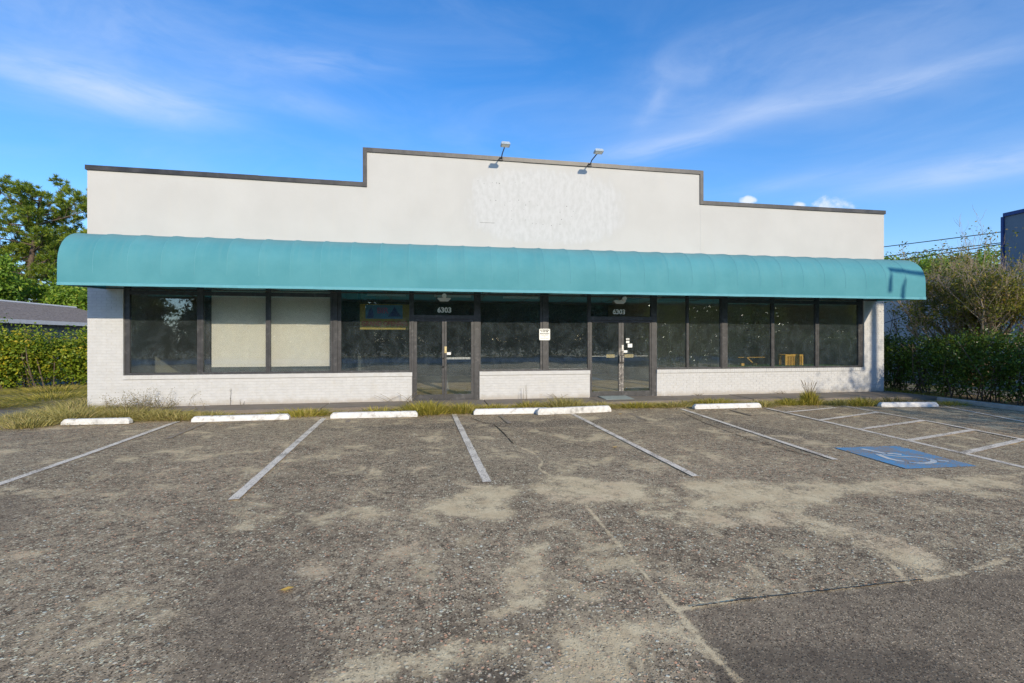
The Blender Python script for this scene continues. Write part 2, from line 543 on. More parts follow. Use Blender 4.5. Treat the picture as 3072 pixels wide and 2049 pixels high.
M['line'] = paint_mat('white_line_paint', (0.88, 0.765, 0.585), 0.42)
M['line_faint'] = paint_mat('faded_yellow_paint', (0.36, 0.26, 0.11), 0.50)
M['blue_line'] = paint_mat('blue_bay_paint', (0.08, 0.33, 0.56), 0.45)
M['symbol'] = paint_mat('pale_symbol_paint', (0.70, 0.67, 0.57), 0.40, (0.08, 0.32, 0.56))


def fabric():
    m, t, out = new_mat('teal_canvas')
    co = obj_co(t)
    n1 = t.noise(co, 1.2, 5, 0.6)
    n2 = t.noise(co, 220, 2, 0.5)
    s_ = t.n('ShaderNodeSeparateXYZ'); t.link(co, s_.inputs[0])
    c = t.mix(t.ramp(n1, 0.3, 0.7), (0.082, 0.305, 0.345), (0.108, 0.35, 0.39))
    c = t.mix(t.m('MULTIPLY', t.ramp(n2, 0.35, 0.65), 0.25), c, (0.15, 0.40, 0.45))
    # weathering: greyer dust on the crown of the awning, faint drip streaks below
    streak = t.noise(t.xyz(t.m('MULTIPLY', s_.outputs[0], 6.0), 0.0, t.m('MULTIPLY', s_.outputs[2], 0.5)), 1.5, 5, 0.65)
    dust = t.m('MULTIPLY', t.ramp(s_.outputs[2], 3.85, 4.25), 0.55)
    c = t.mix(t.m('MULTIPLY', t.m('MULTIPLY', t.ramp(streak, 0.45, 0.75), 0.22), t.ramp(s_.outputs[2], 2.95, 4.2)), c, (0.24, 0.40, 0.37))
    c = t.mix(dust, c, (0.22, 0.38, 0.36))
    d = t.n('ShaderNodeBsdfPrincipled')
    t.link(c, d.inputs['Base Color']); d.inputs['Roughness'].default_value = 0.75
    d.inputs['Specular IOR Level'].default_value = 0.25
    tr = t.n('ShaderNodeBsdfTranslucent')
    t.link(t.mix(0.4, c, (0.02, 0.50, 0.50)), tr.inputs['Color'])
    mx = t.n('ShaderNodeMixShader'); mx.inputs[0].default_value = 0.16
    b = t.n('ShaderNodeBump'); b.inputs['Distance'].default_value = 0.002; b.inputs['Strength'].default_value = 0.6
    t.link(t.noise(co, 120, 3), b.inputs['Height']); t.link(b.outputs[0], d.inputs['Normal'])
    t.link(d.outputs[0], mx.inputs[1]); t.link(tr.outputs[0], mx.inputs[2])
    t.link(mx.outputs[0], out.inputs[0])
    return m


M['fabric'] = fabric()


def glass():
    m, t, out = new_mat('dusty_glass')
    co = obj_co(t)
    # Schlick reflectance, the same from both faces of the thin sheet
    g_ = t.n('ShaderNodeNewGeometry')
    vd = t.n('ShaderNodeVectorMath', operation='DOT_PRODUCT')
    t.link(g_.outputs['Normal'], vd.inputs[0]); t.link(g_.outputs['Incoming'], vd.inputs[1])
    cs = t.m('ABSOLUTE', vd.outputs['Value'])
    lw = t.m('ADD', t.m('MULTIPLY', t.m('POWER', t.m('SUBTRACT', 1.0, cs, clamp=True), 5.0), 0.88), 0.12)
    gl = t.n('ShaderNodeBsdfGlossy'); gl.inputs['Roughness'].default_value = 0.015
    gl.inputs['Color'].default_value = (0.86, 0.97, 1.0, 1)
    b = t.n('ShaderNodeBump'); b.inputs['Distance'].default_value = 0.0012; b.inputs['Strength'].default_value = 1.0
    t.link(t.noise(co, 1.1, 2), b.inputs['Height']); t.link(b.outputs[0], gl.inputs['Normal'])
    tr = t.n('ShaderNodeBsdfTransparent'); tr.inputs['Color'].default_value = (0.92, 0.93, 0.925, 1)
    mx = t.n('ShaderNodeMixShader'); t.link(lw, mx.inputs[0])
    t.link(tr.outputs[0], mx.inputs[1]); t.link(gl.outputs[0], mx.inputs[2])
    di = t.n('ShaderNodeBsdfDiffuse'); di.inputs['Color'].default_value = (0.45, 0.55, 0.60, 1)
    s_ = t.n('ShaderNodeSeparateXYZ'); t.link(co, s_.inputs[0])
    sm = t.noise(t.xyz(t.m('MULTIPLY', s_.outputs[0], 1.5), 0.0, t.m('MULTIPLY', s_.outputs[2], 1.2)), 2.2, 6, 0.7, 0.6)
    specks = t.ramp(t.noise(co, 34, 3, 0.6), 0.70, 0.76)
    dust = t.m('ADD', t.m('ADD', t.m('MULTIPLY', t.ramp(sm, 0.35, 0.8), 0.035), 0.014), t.m('MULTIPLY', specks, 0.22))
    mx2 = t.n('ShaderNodeMixShader'); t.link(dust, mx2.inputs[0])
    t.link(mx.outputs[0], mx2.inputs[1]); t.link(di.outputs[0], mx2.inputs[2])
    t.link(mx2.outputs[0], out.inputs[0])
    return m


M['glass'] = glass()


def asphalt(name='old_asphalt'):
    m, t, out = new_mat(name)
    co = obj_co(t)
    a_s = t.n('ShaderNodeAttribute', attribute_name='sand').outputs['Fac']
    a_f = t.n('ShaderNodeAttribute', attribute_name='fine').outputs['Fac']
    a_d = t.n('ShaderNodeAttribute', attribute_name='dark').outputs['Fac']
    wob = t.n('ShaderNodeVectorMath', operation='ADD')
    t.link(co, wob.inputs[0])
    sc_ = t.n('ShaderNodeVectorMath', operation='SCALE')
    t.link(t.noise(co, 35, 2, 0.5, out=1), sc_.inputs[0]); sc_.inputs['Scale'].default_value = 0.02
    t.link(sc_.outputs[0], wob.inputs[1])

    def voro(scale, src=None):
        v = t.n('ShaderNodeTexVoronoi')
        v.inputs['Scale'].default_value = scale
        t.link(wob.outputs[0] if src is None else src, v.inputs['Vector'])
        c_ = t.n('ShaderNodeSeparateColor'); t.link(v.outputs['Color'], c_.inputs[0])
        return v.outputs['Distance'], c_.outputs[0], c_.outputs[1], c_.outputs[2]
    d1, r1, g1, b1 = voro(46.0)
    d2, r2, g2, b2 = voro(88.0)
    d3, r3, g3, b3 = voro(19.0)
    d4, r4, g4, b4 = voro(25.0)
    big = t.noise(co, 0.35, 5, 0.6)
    mid = t.noise(co, 2.2, 6, 0.7)
    clot = t.noise(co, 10.0, 5, 0.75)
    fin = t.noise(co, 30, 5, 0.75)
    # sun-bleached binder, darker where traffic or oil kept it fresh
    c = t.mix(t.ramp(mid, 0.32, 0.68), (0.245, 0.181, 0.109), (0.437, 0.327, 0.194))
    c = t.mix(t.m('MULTIPLY', t.ramp(big, 0.40, 0.62), 0.45), c, (0.568, 0.428, 0.258))
    c = t.mix(t.m('MULTIPLY', t.ramp(clot, 0.48, 0.62), 0.80), c, (0.112, 0.081, 0.051))
    c = t.mix(t.m('MULTIPLY', t.ramp(clot, 0.47, 0.32), 0.55), c, (0.688, 0.524, 0.320))
    c = t.mix(t.m('MULTIPLY', t.ramp(fin, 0.52, 0.66), 0.78), c, (0.073, 0.054, 0.034))
    keep = t.m('SUBTRACT', 1.0, t.m('MULTIPLY', a_f, 0.88))
    c = t.mix(t.m('MULTIPLY', a_f, 0.62), c, (0.218, 0.163, 0.105))
    # stones of several sizes, each with its own colour
    st_c = t.mix(g1, (0.318, 0.239, 0.150), (0.880, 0.809, 0.524))
    st_c = t.mix(t.ramp(b1, 0.82, 0.90), st_c, (0.820, 0.428, 0.233))
    is1 = t.m('MULTIPLY', t.m('MULTIPLY', t.ramp(r1, 0.52, 0.58), t.ramp(d1, 0.50, 0.36)), keep)
    c = t.mix(t.m('MULTIPLY', is1, 0.9), c, st_c)
    is2 = t.m('MULTIPLY', t.ramp(r2, 0.62, 0.70), t.ramp(d2, 0.5, 0.3))
    c = t.mix(t.m('MULTIPLY', is2, 0.6), c, (0.873, 0.679, 0.428))
    pit = t.m('MULTIPLY', t.ramp(g2, 0.38, 0.28), t.ramp(d2, 0.55, 0.35))
    c = t.mix(t.m('MULTIPLY', pit, 0.88), c, (0.060, 0.046, 0.029))
    is4 = t.m('MULTIPLY', t.m('MULTIPLY', t.ramp(r4, 0.86, 0.89), t.ramp(d4, 0.36, 0.24)), keep)
    c = t.mix(t.m('MULTIPLY', is4, 0.85), c, t.mix(g4, (0.794, 0.595, 0.369), (0.880, 0.880, 0.679)))
    # dark worn patches show the aggregate
    dkf = t.ramp(t.m('ADD', a_d, t.m('MULTIPLY', t.m('SUBTRACT', mid, 0.5), 1.2)), 0.35, 0.80)
    c = t.mix(t.m('MULTIPLY', dkf, 0.55), c, t.mix(is1, (0.100, 0.077, 0.052), (0.820, 0.667, 0.457)))
    # sand blown over it, ragged edges; small drifts everywhere
    edge = t.m('ADD', t.m('MULTIPLY', t.m('SUBTRACT', fin, 0.5), 1.3), t.m('MULTIPLY', t.m('SUBTRACT', mid, 0.5), 2.0))
    edge = t.m('ADD', edge, t.m('MULTIPLY', t.m('SUBTRACT', clot, 0.5), 1.6))
    thin = t.ramp(t.m('ADD', a_s, edge), 0.36, 0.92)
    drift = t.noise(co, 1.25, 8, 0.72, 0.4)
    drift = t.m('MULTIPLY', t.ramp(t.m('ADD', drift, t.m('MULTIPLY', t.m('SUBTRACT', fin, 0.5), 0.22)), 0.52, 0.64), 0.70)
    drift = t.m('MULTIPLY', drift, t.m('SUBTRACT', 1.0, t.m('MULTIPLY', is1, 0.7)))
    drift = t.m('MULTIPLY', drift, t.m('SUBTRACT', 1.0, t.m('MULTIPLY', a_f, 0.85)))
    sandc = t.mix(t.ramp(t.noise(co, 4.0, 5, 0.7), 0.3, 0.7), (0.714, 0.530, 0.291), (0.880, 0.703, 0.408))
    sandc = t.mix(t.m('MULTIPLY', t.ramp(t.noise(co, 0.9, 3), 0.5, 0.7), 0.4), sandc, (0.873, 0.595, 0.360))
    grit = t.m('MULTIPLY', t.ramp(b2, 0.80, 0.92), t.ramp(d2, 0.5, 0.25))
    sandc = t.mix(t.m('MULTIPLY', grit, 0.75), sandc, (0.225, 0.167, 0.097))
    c = t.mix(drift, c, sandc)
    c = t.mix(t.m('MULTIPLY', thin, 0.86), c, sandc)
    p = t.n('ShaderNodeBsdfPrincipled')
    t.link(c, p.inputs['Base Color'])
    p.inputs['Roughness'].default_value = 0.9
    p.inputs['Specular IOR Level'].default_value = 0.2
    b = t.n('ShaderNodeBump'); b.inputs['Distance'].default_value = 0.0045; b.inputs['Strength'].default_value = 0.9
    h = t.m('ADD', t.m('MULTIPLY', is1, 0.7), t.m('MULTIPLY', is2, 0.3))
    h = t.m('ADD', h, t.m('MULTIPLY', is4, 1.2))
    h = t.m('SUBTRACT', h, t.m('MULTIPLY', pit, 0.8))
    h = t.m('ADD', t.m('MULTIPLY', h, t.m('SUBTRACT', 1.0, t.m('MULTIPLY', thin, 0.75))), t.m('MULTIPLY', fin, 0.6))
    t.link(h, b.inputs['Height']); t.link(b.outputs[0], p.inputs['Normal'])
    t.link(p.outputs[0], out.inputs[0])
    return m


M['asphalt'] = asphalt()


def terrain():
    m, t, out = new_mat('dirt_and_grass')
    co = obj_co(t)
    n = t.noise(co, 0.7, 6, 0.65); n2 = t.noise(co, 9, 5, 0.7)
    c = t.mix(t.ramp(n2, 0.3, 0.7), (0.19, 0.165, 0.12), (0.30, 0.265, 0.20))
    c = t.mix(t.ramp(n, 0.50, 0.62), c, t.mix(n2, (0.10, 0.12, 0.03), (0.22, 0.21, 0.07)))
    p = t.n('ShaderNodeBsdfPrincipled'); t.link(c, p.inputs['Base Color']); p.inputs['Roughness'].default_value = 0.95
    p.inputs['Specular IOR Level'].default_value = 0.1
    b = t.n('ShaderNodeBump'); b.inputs['Distance'].default_value = 0.02
    t.link(n2, b.inputs['Height']); t.link(b.outputs[0], p.inputs['Normal'])
    t.link(p.outputs[0], out.inputs[0])
    return m


M['terrain'] = terrain()

# ------------------------------------------------------------------ ground
MB().add([(-600, -600, -0.02), (600, -600, -0.02), (600, 600, -0.02), (-600, 600, -0.02)], [(0, 1, 2, 3)]).build('ground', M['terrain'], kind='structure')

SAND = [
 [(-0.46,-8.34),(-0.37,-8.09),(-0.01,-7.78),(0.12,-7.5),(0.56,-7.57),(0.7,-7.82),(0.47,-8.16),(0.53,-8.57),(0.31,-8.71),(-0.06,-8.59),(-0.31,-8.43)],
 [(0.81,-7.58),(1.02,-7.33),(1.53,-7.38),(1.85,-7.61),(2.23,-7.79),(2.46,-8.0),(2.46,-8.2),(1.8,-8.39),(1.56,-8.35),(1.3,-8.55),(1.03,-8.33),(0.78,-8.07)],
 [(-1.17,-8.18),(-0.99,-8.06),(-0.69,-8.17),(-0.61,-8.38),(-0.86,-8.46),(-1.11,-8.41)],
 [(2.59,-7.75),(3.52,-7.8),(4.44,-8.16),(5.74,-8.14),(7.36,-8.21),(6.57,-8.74),(5.13,-8.66),(4.3,-8.67),(3.84,-8.81),(3.36,-9.06),(3.54,-9.43),(3.75,-9.67),(3.77,-10.03),(3.59,-10.3),(3.32,-10.36),(3.26,-10.17),(3.24,-9.9),(3.14,-9.57),(2.7,-9.29),(2.07,-9.23),(1.69,-8.95),(1.64,-8.64),(2.21,-8.67),(2.57,-8.3)],
 [(0.49,-9.21),(0.69,-9.2),(0.57,-9.72),(0.46,-10.09),(0.47,-10.23),(0.23,-10.27),(0.05,-10.31),(0.01,-10.23),(0.17,-10.1),(0.15,-9.85),(0.29,-9.59)],
 [(-1.02,-10.73),(-0.84,-10.63),(-0.57,-10.57),(-0.33,-10.53),(-0.2,-10.45),(0.13,-10.52),(0.45,-10.5),(0.86,-10.47),(1.17,-10.55),(1.24,-10.72),(1.2,-10.87),(1.06,-10.74),(0.91,-10.72),(0.77,-10.8),(0.63,-11.01),(0.5,-10.98),(0.54,-10.8),(0.28,-10.66),(0.05,-10.69),(-0.19,-10.68),(-0.38,-10.71),(-0.56,-10.8)],
 [(-2.42,-10.25),(-2.31,-10.11),(-2.3,-9.98),(-2.16,-10.05),(-2.23,-10.21),(-2.3,-10.31)],
 [(-2.3,-8.49),(-2.19,-8.17),(-1.9,-7.9),(-1.65,-8.01),(-1.75,-8.42),(-2.04,-8.58)],
 [(-2.33,-6.55),(-2.24,-5.6),(-1.97,-5.04),(-1.35,-4.97),(-1.77,-6.07),(-1.97,-6.72)],
 [(-2.8,-9.96),(-2.72,-9.84),(-2.61,-9.97),(-2.71,-10.02)],
 [(-0.73,-10.2),(-0.61,-10.15),(-0.49,-10.22),(-0.6,-10.27)],
]
SAND_W = [.95, .95, .8, .86, .85, .95, .8, .55, .5, .7, .7]
LINES = [([(1.26,-8.44),(1.24,-9.19),(1.23,-9.51),(1.22,-10.1),(1.23,-10.38),(1.21,-10.63),(1.2,-10.87),(1.21,-11.08)], .022, 1.0),
         ([(1.22,-10.41),(1.38,-10.4),(1.65,-10.37)], .03, 1.0),
         ([(3.26,-9.88),(3.17,-10.16),(3.01,-10.43)], .02, .8),
         ([(1.02,-5.38),(1.22,-6.04),(1.23,-6.59),(1.09,-6.92),(1.16,-7.25)], .03, .8),
         ([(4.2,-10.2),(3.6,-10.33),(3.2,-10.37)], .03, .8)]
FINE = [(1.25,-10.43),(3.19,-10.38),(4.6,-10.38),(9,-10.3),(9,-13),(1.1,-13),(1.07,-11.08)]
SMOOTH = [(-1.98,-9.28),(-1.56,-9.2),(-1.11,-10.04),(-0.8,-10.9),(-1.59,-10.9),(-1.88,-10.14)]
SMOOTH2 = [(-6.2,-6.8),(-4.6,-7.2),(-4.0,-8.6),(-4.2,-9.8),(-6.5,-9.8)]
DARK = [[(-0.45,-10.78),(0.0,-10.72),(0.3,-10.72),(0.5,-10.85),(0.5,-11.2),(-0.5,-11.2)],
        [(0.0,-10.36),(1.0,-10.38),(1.1,-10.3),(0.6,-10.1),(0.2,-10.3)],
        [(1.05,-10.8),(1.25,-10.7),(2.4,-11.0),(2.6,-11.6),(1.0,-11.6)],
        [(-2.4,-3.2),(1.4,-3.0),(5.6,-3.2),(5.6,-3.6),(2.0,-3.9),(-2.4,-3.6)],
        [(3.2,-8.0),(4.6,-8.4),(4.0,-8.6),(3.0,-8.3)],
        [(5.2,-4.0),(5.9,-3.4),(6.6,-5.6),(6.0,-6.2)]]


def sdf(px_, py_, poly):
    """signed distance (positive inside)"""
    d = np.full(px_.shape, 1e9); ins = np.zeros(px_.shape, bool)
    n = len(poly)
    for i in range(n):
        ax, ay = poly[i]; bx, by = poly[(i + 1) % n]
        ex, ey = bx - ax, by - ay
        wx, wy = px_ - ax, py_ - ay
        tt = np.clip((wx * ex + wy * ey) / (ex * ex + ey * ey + 1e-12), 0, 1)
        d = np.minimum(d, (wx - ex * tt) ** 2 + (wy - ey * tt) ** 2)
        cnd = (ay > py_) != (by > py_)
        with np.errstate(divide='ignore', invalid='ignore'):
            xi = (bx - ax) * (py_ - ay) / (by - ay + 1e-12) + ax
        ins ^= cnd & (px_ < xi)
    d = np.sqrt(d)
    return np.where(ins, d, -d)


def pdist(px_, py_, path):
    d = np.full(px_.shape, 1e9)
    for (ax, ay), (bx, by) in zip(path[:-1], path[1:]):
        ex, ey = bx - ax, by - ay
        wx, wy = px_ - ax, py_ - ay
        tt = np.clip((wx * ex + wy * ey) / (ex * ex + ey * ey), 0, 1)
        d = np.minimum(d, np.hypot(wx - ex * tt, wy - ey * tt))
    return d


def rng_steps(segs):
    out = []
    for a, b, st in segs:
        out += list(np.arange(a, b - 1e-6, st))
    out.append(segs[-1][1])
    return np.array(out)


# the lot: one sheet, dense where the picture is near
gx = rng_steps([(-40, -14, 2.0), (-14, -3.2, 0.09), (-3.2, 4.6, 0.022), (4.6, 14, 0.08), (14, 40, 2.0)])
gy = rng_steps([(-24, -12, 1.0), (-12, -8.9, 0.024), (-8.9, -6.8, 0.04), (-6.8, -0.7, 0.1)])
XX, YY = np.meshgrid(gx, gy)
ZZ = 0.006 * np.sin(XX * 0.9 + 1.0) * np.sin(YY * 0.7) - 0.006
near = (YY > -2.4) | (XX > 5)
ZZ = np.where(XX < -7.5, ZZ - 0.001, ZZ)
ZZ = np.clip(ZZ, -0.012, 0.0) + 0.0
sand = np.full(XX.shape, -1.0)
for poly, w_ in zip(SAND, SAND_W):
    d_ = sdf(XX, YY, poly)
    sand = np.maximum(sand, np.clip(0.5 + d_ / 0.30, -0.3, 0.84) * w_)
for path, wd, w_ in LINES:
    d_ = pdist(XX, YY, path)
    sand = np.maximum(sand, np.clip(0.5 + (wd - d_) / 0.05, -0.2, 1.0) * w_)
sand = np.where(YY > -2.3, np.maximum(sand, 0.25), sand)
fine = np.clip(0.5 + sdf(XX, YY, FINE) / 0.05, 0, 1)
fine = np.maximum(fine, 1.0 * np.clip(0.5 + sdf(XX, YY, SMOOTH) / 0.3, 0, 1))
fine = np.maximum(fine, 0.85 * np.clip(0.5 + sdf(XX, YY, SMOOTH2) / 0.4, 0, 1))
dark = np.zeros(XX.shape)
for poly in DARK:
    dark = np.maximum(dark, np.clip(0.45 + sdf(XX, YY, poly) / 0.4, 0, 0.8))
nx, ny = len(gx), len(gy)
idx = np.arange(nx * ny).reshape(ny, nx)
F = np.stack([idx[:-1, :-1], idx[:-1, 1:], idx[1:, 1:], idx[1:, :-1]], -1).reshape(-1, 4)
lot = np_mesh('parking_lot', np.stack([XX.ravel(), YY.ravel(), ZZ.ravel()], 1), F, M['asphalt'], kind='structure')
for nm, arr in (('sand', sand), ('fine', fine), ('dark', dark)):
    at = lot.data.attributes.new(nm, 'FLOAT', 'POINT')
    at.data.foreach_set('value', arr.ravel().astype(np.float32))

# driveway strip that runs on to the left of the store
MB().add([(-40, -0.7, -0.006), (-9.3, -0.7, -0.006), (-10.3, 1.1, -0.006), (-13, 3.0, -0.006), (-40, 3.0, -0.006)], [(0, 1, 2, 3, 4)]).build('driveway', M['walk'], kind='structure')
# asphalt strip on right up to the kerb and beyond
MB().add([(14.25, -0.7, -0.006), (40, -0.7, -0.006), (40, -0.2, -0.006), (14.25, -0.2, -0.006)], [(0, 1, 2, 3)]).build('verge', M['terrain'], kind='structure')


def ribbon(pts, width, z, jit=0.0, seg=0.15):
    """flat painted strip along a path with slightly uneven edges"""
    out = []
    for (a, b) in zip(pts[:-1], pts[1:]):
        L = math.dist(a, b); n = max(1, int(L / seg))
        for i in range(n):
            out.append((a[0] + (b[0] - a[0]) * i / n, a[1] + (b[1] - a[1]) * i / n))
    out.append(pts[-1])
    vs = []
    for i, p in enumerate(out):
        a = out[max(0, i - 1)]; b = out[min(len(out) - 1, i + 1)]
        d = Vector((b[0] - a[0], b[1] - a[1])).normalized()
        w1 = width / 2 * (1 + random.uniform(-jit, jit)); w2 = width / 2 * (1 + random.uniform(-jit, jit))
        vs += [(p[0] - d.y * w1, p[1] + d.x * w1, z), (p[0] + d.y * w2, p[1] - d.x * w2, z)]
    fs = [(2 * i + 2, 2 * i + 3, 2 * i + 1, 2 * i) for i in range(len(out) - 1)]
    m_ = MB().add(vs, fs)
    # make every strip face upwards
    for i_, f in enumerate(m_.f):
        a, b, c = (Vector(m_.v[k]) for k in f[:3])
        if (b - a).cross(c - a).z < 0: m_.f[i_] = tuple(reversed(f))
    return m_


LZ = 0.004
for pts, wd in ([[(-5.70,-1.95),(-5.55,-4.96),(-5.50,-7.2)], .11], [[(-2.70,-2.0),(-2.49,-7.62)], .11], [[(0.19,-1.95),(0.33,-7.44)], .11],
                [[(2.96,-2.1),(3.0,-7.65)], .10], [[(5.93,-2.03),(5.48,-7.2)], .10], [[(8.15,-2.25),(7.85,-6.08),(7.64,-8.4)], .11],
                [[(10.45,-2.25),(10.19,-4.88),(9.80,-7.2)], .09], [[(13.0,-2.75),(12.1,-5.2),(11.6,-6.6)], .09]):
    ribbon(pts, wd, LZ, 0.06).build('painted_line', M['line'], lot)
for a, b in (((8.16,-2.98),(9.98,-2.50)), ((8.03,-4.12),(10.30,-3.36)), ((7.92,-5.20),(10.20,-4.54)), ((7.82,-6.25),(10.03,-5.63)), ((7.70,-7.20),(9.90,-6.52))):
    ribbon([a, b], .12, LZ + 0.003, 0.05).build('hatch_line', M['line'], lot)
for a, b in (((1.24,-2.30),(1.29,-3.4)), ((4.34,-2.49),(4.27,-3.36)), ((-5.05,-2.2),(-4.95,-3.9)), ((7.05,-2.4),(6.98,-3.3)), ((-2.1,-2.4),(-2.1,-2.7))):
    ribbon([a, b], .09, LZ, 0.2).build('faded_line', M['line_faint'], lot)

# blue bay with the access symbol
bay = [(6.10,-6.52),(6.00,-7.80),(7.10,-7.85),(7.24,-6.57)]
MB().add([(x, y, LZ) for x, y in bay], [(0, 1, 2, 3)]).build('blue_bay_marking', M['blue_line'], lot)


def sym_shape():
    """seated figure and wheel, as stencilled: brush strokes on the ground"""
    b = MB()
    for pts, w_ in (([(6.45,-6.68),(6.49,-6.84),(6.53,-7.03)], .085), ([(6.53,-7.02),(6.63,-7.04),(6.70,-7.12)], .07),
                    ([(6.41,-7.08),(6.54,-7.19),(6.70,-7.24),(6.80,-7.31),(6.84,-7.40)], .045), ([(6.84,-7.40),(6.82,-7.50),(6.72,-7.57),(6.57,-7.61),(6.45,-7.59),(6.36,-7.53)], .075),
                    ([(6.38,-7.03),(6.32,-7.15),(6.28,-7.30),(6.30,-7.41),(6.34,-7.47)], .08), ([(6.88,-7.50),(6.93,-7.53),(6.97,-7.58)], .085)):
        r_ = ribbon(pts, w_, LZ + 0.004, 0.06, 0.04)
        b.add(r_.v, r_.f)
    return b


sy = sym_shape()
for i_, f in enumerate(sy.f):
    a, b, c = (Vector(sy.v[k]) for k in f[:3])
    if (b - a).cross(c - a).z < 0: sy.f[i_] = tuple(reversed(f))
sy.build('access_symbol', M['symbol'], lot)

# open seam where the newer patch begins, and hairline cracks
ribbon([(1.33,-10.42),(1.7,-10.40),(2.2,-10.39),(2.54,-10.385),(3.19,-10.37)], .009, 0.003, 0.95, 0.02).build('crack', M['crack'], lot)
ribbon([(0.55,-2.5),(0.72,-3.1),(0.95,-3.5),(1.0,-4.4),(1.02,-5.38)], .018, 0.003, 0.9, 0.05).build('crack', M['crack'], lot)
ribbon([(5.7,-2.3),(5.35,-4.0),(5.2,-5.6),(5.3,-7.3)], .015, 0.003, 0.9, 0.05).build('crack', M['crack'], lot)

# sidewalk: poured slabs with joints
walk = empty('sidewalk', (0, 0, 0)); walk['kind'] = 'structure'
jx = [-8.25, -5.9, -2.98, -0.95, 1.1, 4.15, 6.5, 8.6, 10.55, 12.2, 14.35]
def front_y(x):
    return np.interp(x, [-8.3, -6.2, -2.7, 6.2, 12.2, 14.4], [-0.95, -1.0, -1.02, -1.02, -1.32, -1.62])
for a, b in zip(jx[:-1], jx[1:]):
    s0 = 0.012
    a_, b_ = a + s0, b - s0
    yb = 0.30
    fa, fb = float(front_y(a_)), float(front_y(b_))
    dz_ = random.uniform(-0.004, 0.004)
    MB().add([(a_, fa, -0.05), (b_, fb, -0.05), (b_, yb, -0.05), (a_, yb, -0.05), (a_, fa, 0.09 + dz_), (b_, fb, 0.09 + dz_), (b_, yb, 0.09 + dz_), (a_, yb, 0.09 + dz_)],
             [(0, 3, 2, 1), (4, 5, 6, 7), (0, 1, 5, 4), (1, 2, 6, 5), (2, 3, 7, 6), (3, 0, 4, 7)]).build('slab', M['walk'], walk, bevel=0.008)
MB().box(-8.22, 14.32, -0.9, 0.28, -0.05, 0.07).build('joint_bed', M['crack'], walk)

# kerb on the right side
kerb = MB()
kerb.prism([(13.98, -0.01), (14.13, -0.01), (14.13, 0.11), (14.0, 0.11)], 1, -9.0, -1.75)
kerb.build('kerb', M['kerb'], kind='structure', bevel=0.015)

# ------------------------------------------------------------------ the store
store = empty('store_building', (2.75, 0, 0), 0, 'long white single storey shop with stepped black edged parapet and dark shop windows', 'building')
XL, XR = -8.62, 14.13
# upper front wall with stepped parapet
MB().prism([(XL, 3.42), (XR, 3.42), (XR, 5.92), (7.69, 5.93), (7.69, 6.82), (-2.03, 6.86), (-2.03, 5.95), (XL, 6.01)][::-1], 1, 0.0, 0.22).build('upper_wall', M['stucco'], store)
MB().box(7.663, 7.669, -0.003, 0.01, 4.3, 5.93).build('wall_joint', M['mortar'], store)
# side and back walls, roof
MB().box(XL, XL + 0.22, 0.222, 13.8, 0, 5.4).build('side_wall', M['brick'], store)
MB().box(XR - 0.22, XR, 0.222, 13.8, 0, 5.4).build('side_wall', M['brick'], store)
MB().box(XL, XR, 13.8, 14.0, 0, 5.4).build('back_wall', M['brick'], store)
MB().box(XL + 0.23, XR - 0.23, 0.225, 13.79, 4.7, 4.85).build('roof', M['walk'], store)
# black metal coping in lengths that lap over each other
def cope(x0, z0, x1, z1, th=0.105, lap=0.0):
    MB().prism([(x0, z0 - th + 0.004), (x1, z1 - th + 0.004), (x1, z1 + 0.012), (x0, z0 + 0.012)], 1, -0.035 - lap, 0.26).build('coping', M['coping'], store)
cope(XL - 0.03, 6.01, -4.72, 5.975, lap=0.004); cope(-4.80, 5.973, -2.13, 5.945)
cope(-2.02, 6.875, 2.30, 6.862); cope(2.24, 6.858, 5.05, 6.846, lap=0.005); cope(5.0, 6.843, 7.74, 6.832)
cope(7.75, 5.93, 11.0, 5.925); cope(10.95, 5.922, XR + 0.03, 5.92, lap=0.004)
MB().box(-2.13, -2.022, -0.036, 0.262, 5.84, 6.885).build('coping', M['coping'], store)
MB().box(7.64, 7.748, -0.036, 0.262, 5.83, 6.84).build('coping', M['coping'], store)
# screw holes left by the old sign
hb = MB()
hp = [(.95,5.77),(1.12,5.70),(1.35,5.74),(1.47,5.74),(1.55,5.73),(1.88,5.73),(2.0,5.79),(2.2,5.78),(1.28,5.62),(1.3,5.25),(1.45,5.25),(1.85,5.25),(2.1,5.29),(2.4,5.26),(1.7,5.13),(2.3,5.16),(2.65,5.17),(1.9,4.98),(2.25,5.03),(3.5,5.18),(3.3,5.0),(3.7,5.05),(3.65,4.9),(3.35,4.8),(1.9,4.74),(2.3,4.74),(2.5,4.65),(2.6,4.65),(2.8,4.63),(3.05,4.61),(3.3,4.66),(3.6,4.67)]
for x, z in hp:
    z += 0.40
    r_ = random.choice((0.006, 0.008, 0.011))
    hb.add([(x + r_ * math.cos(k * math.pi / 3), -0.0025, z + r_ * math.sin(k * math.pi / 3)) for k in range(6)], [(5, 4, 3, 2, 1, 0)])
hb.box(1.0, 1.42, -0.003, 0.001, 5.015, 5.020)
h_ = hb.build('screw_holes', M['dark_hole'], store); h_['kind'] = 'stuff'

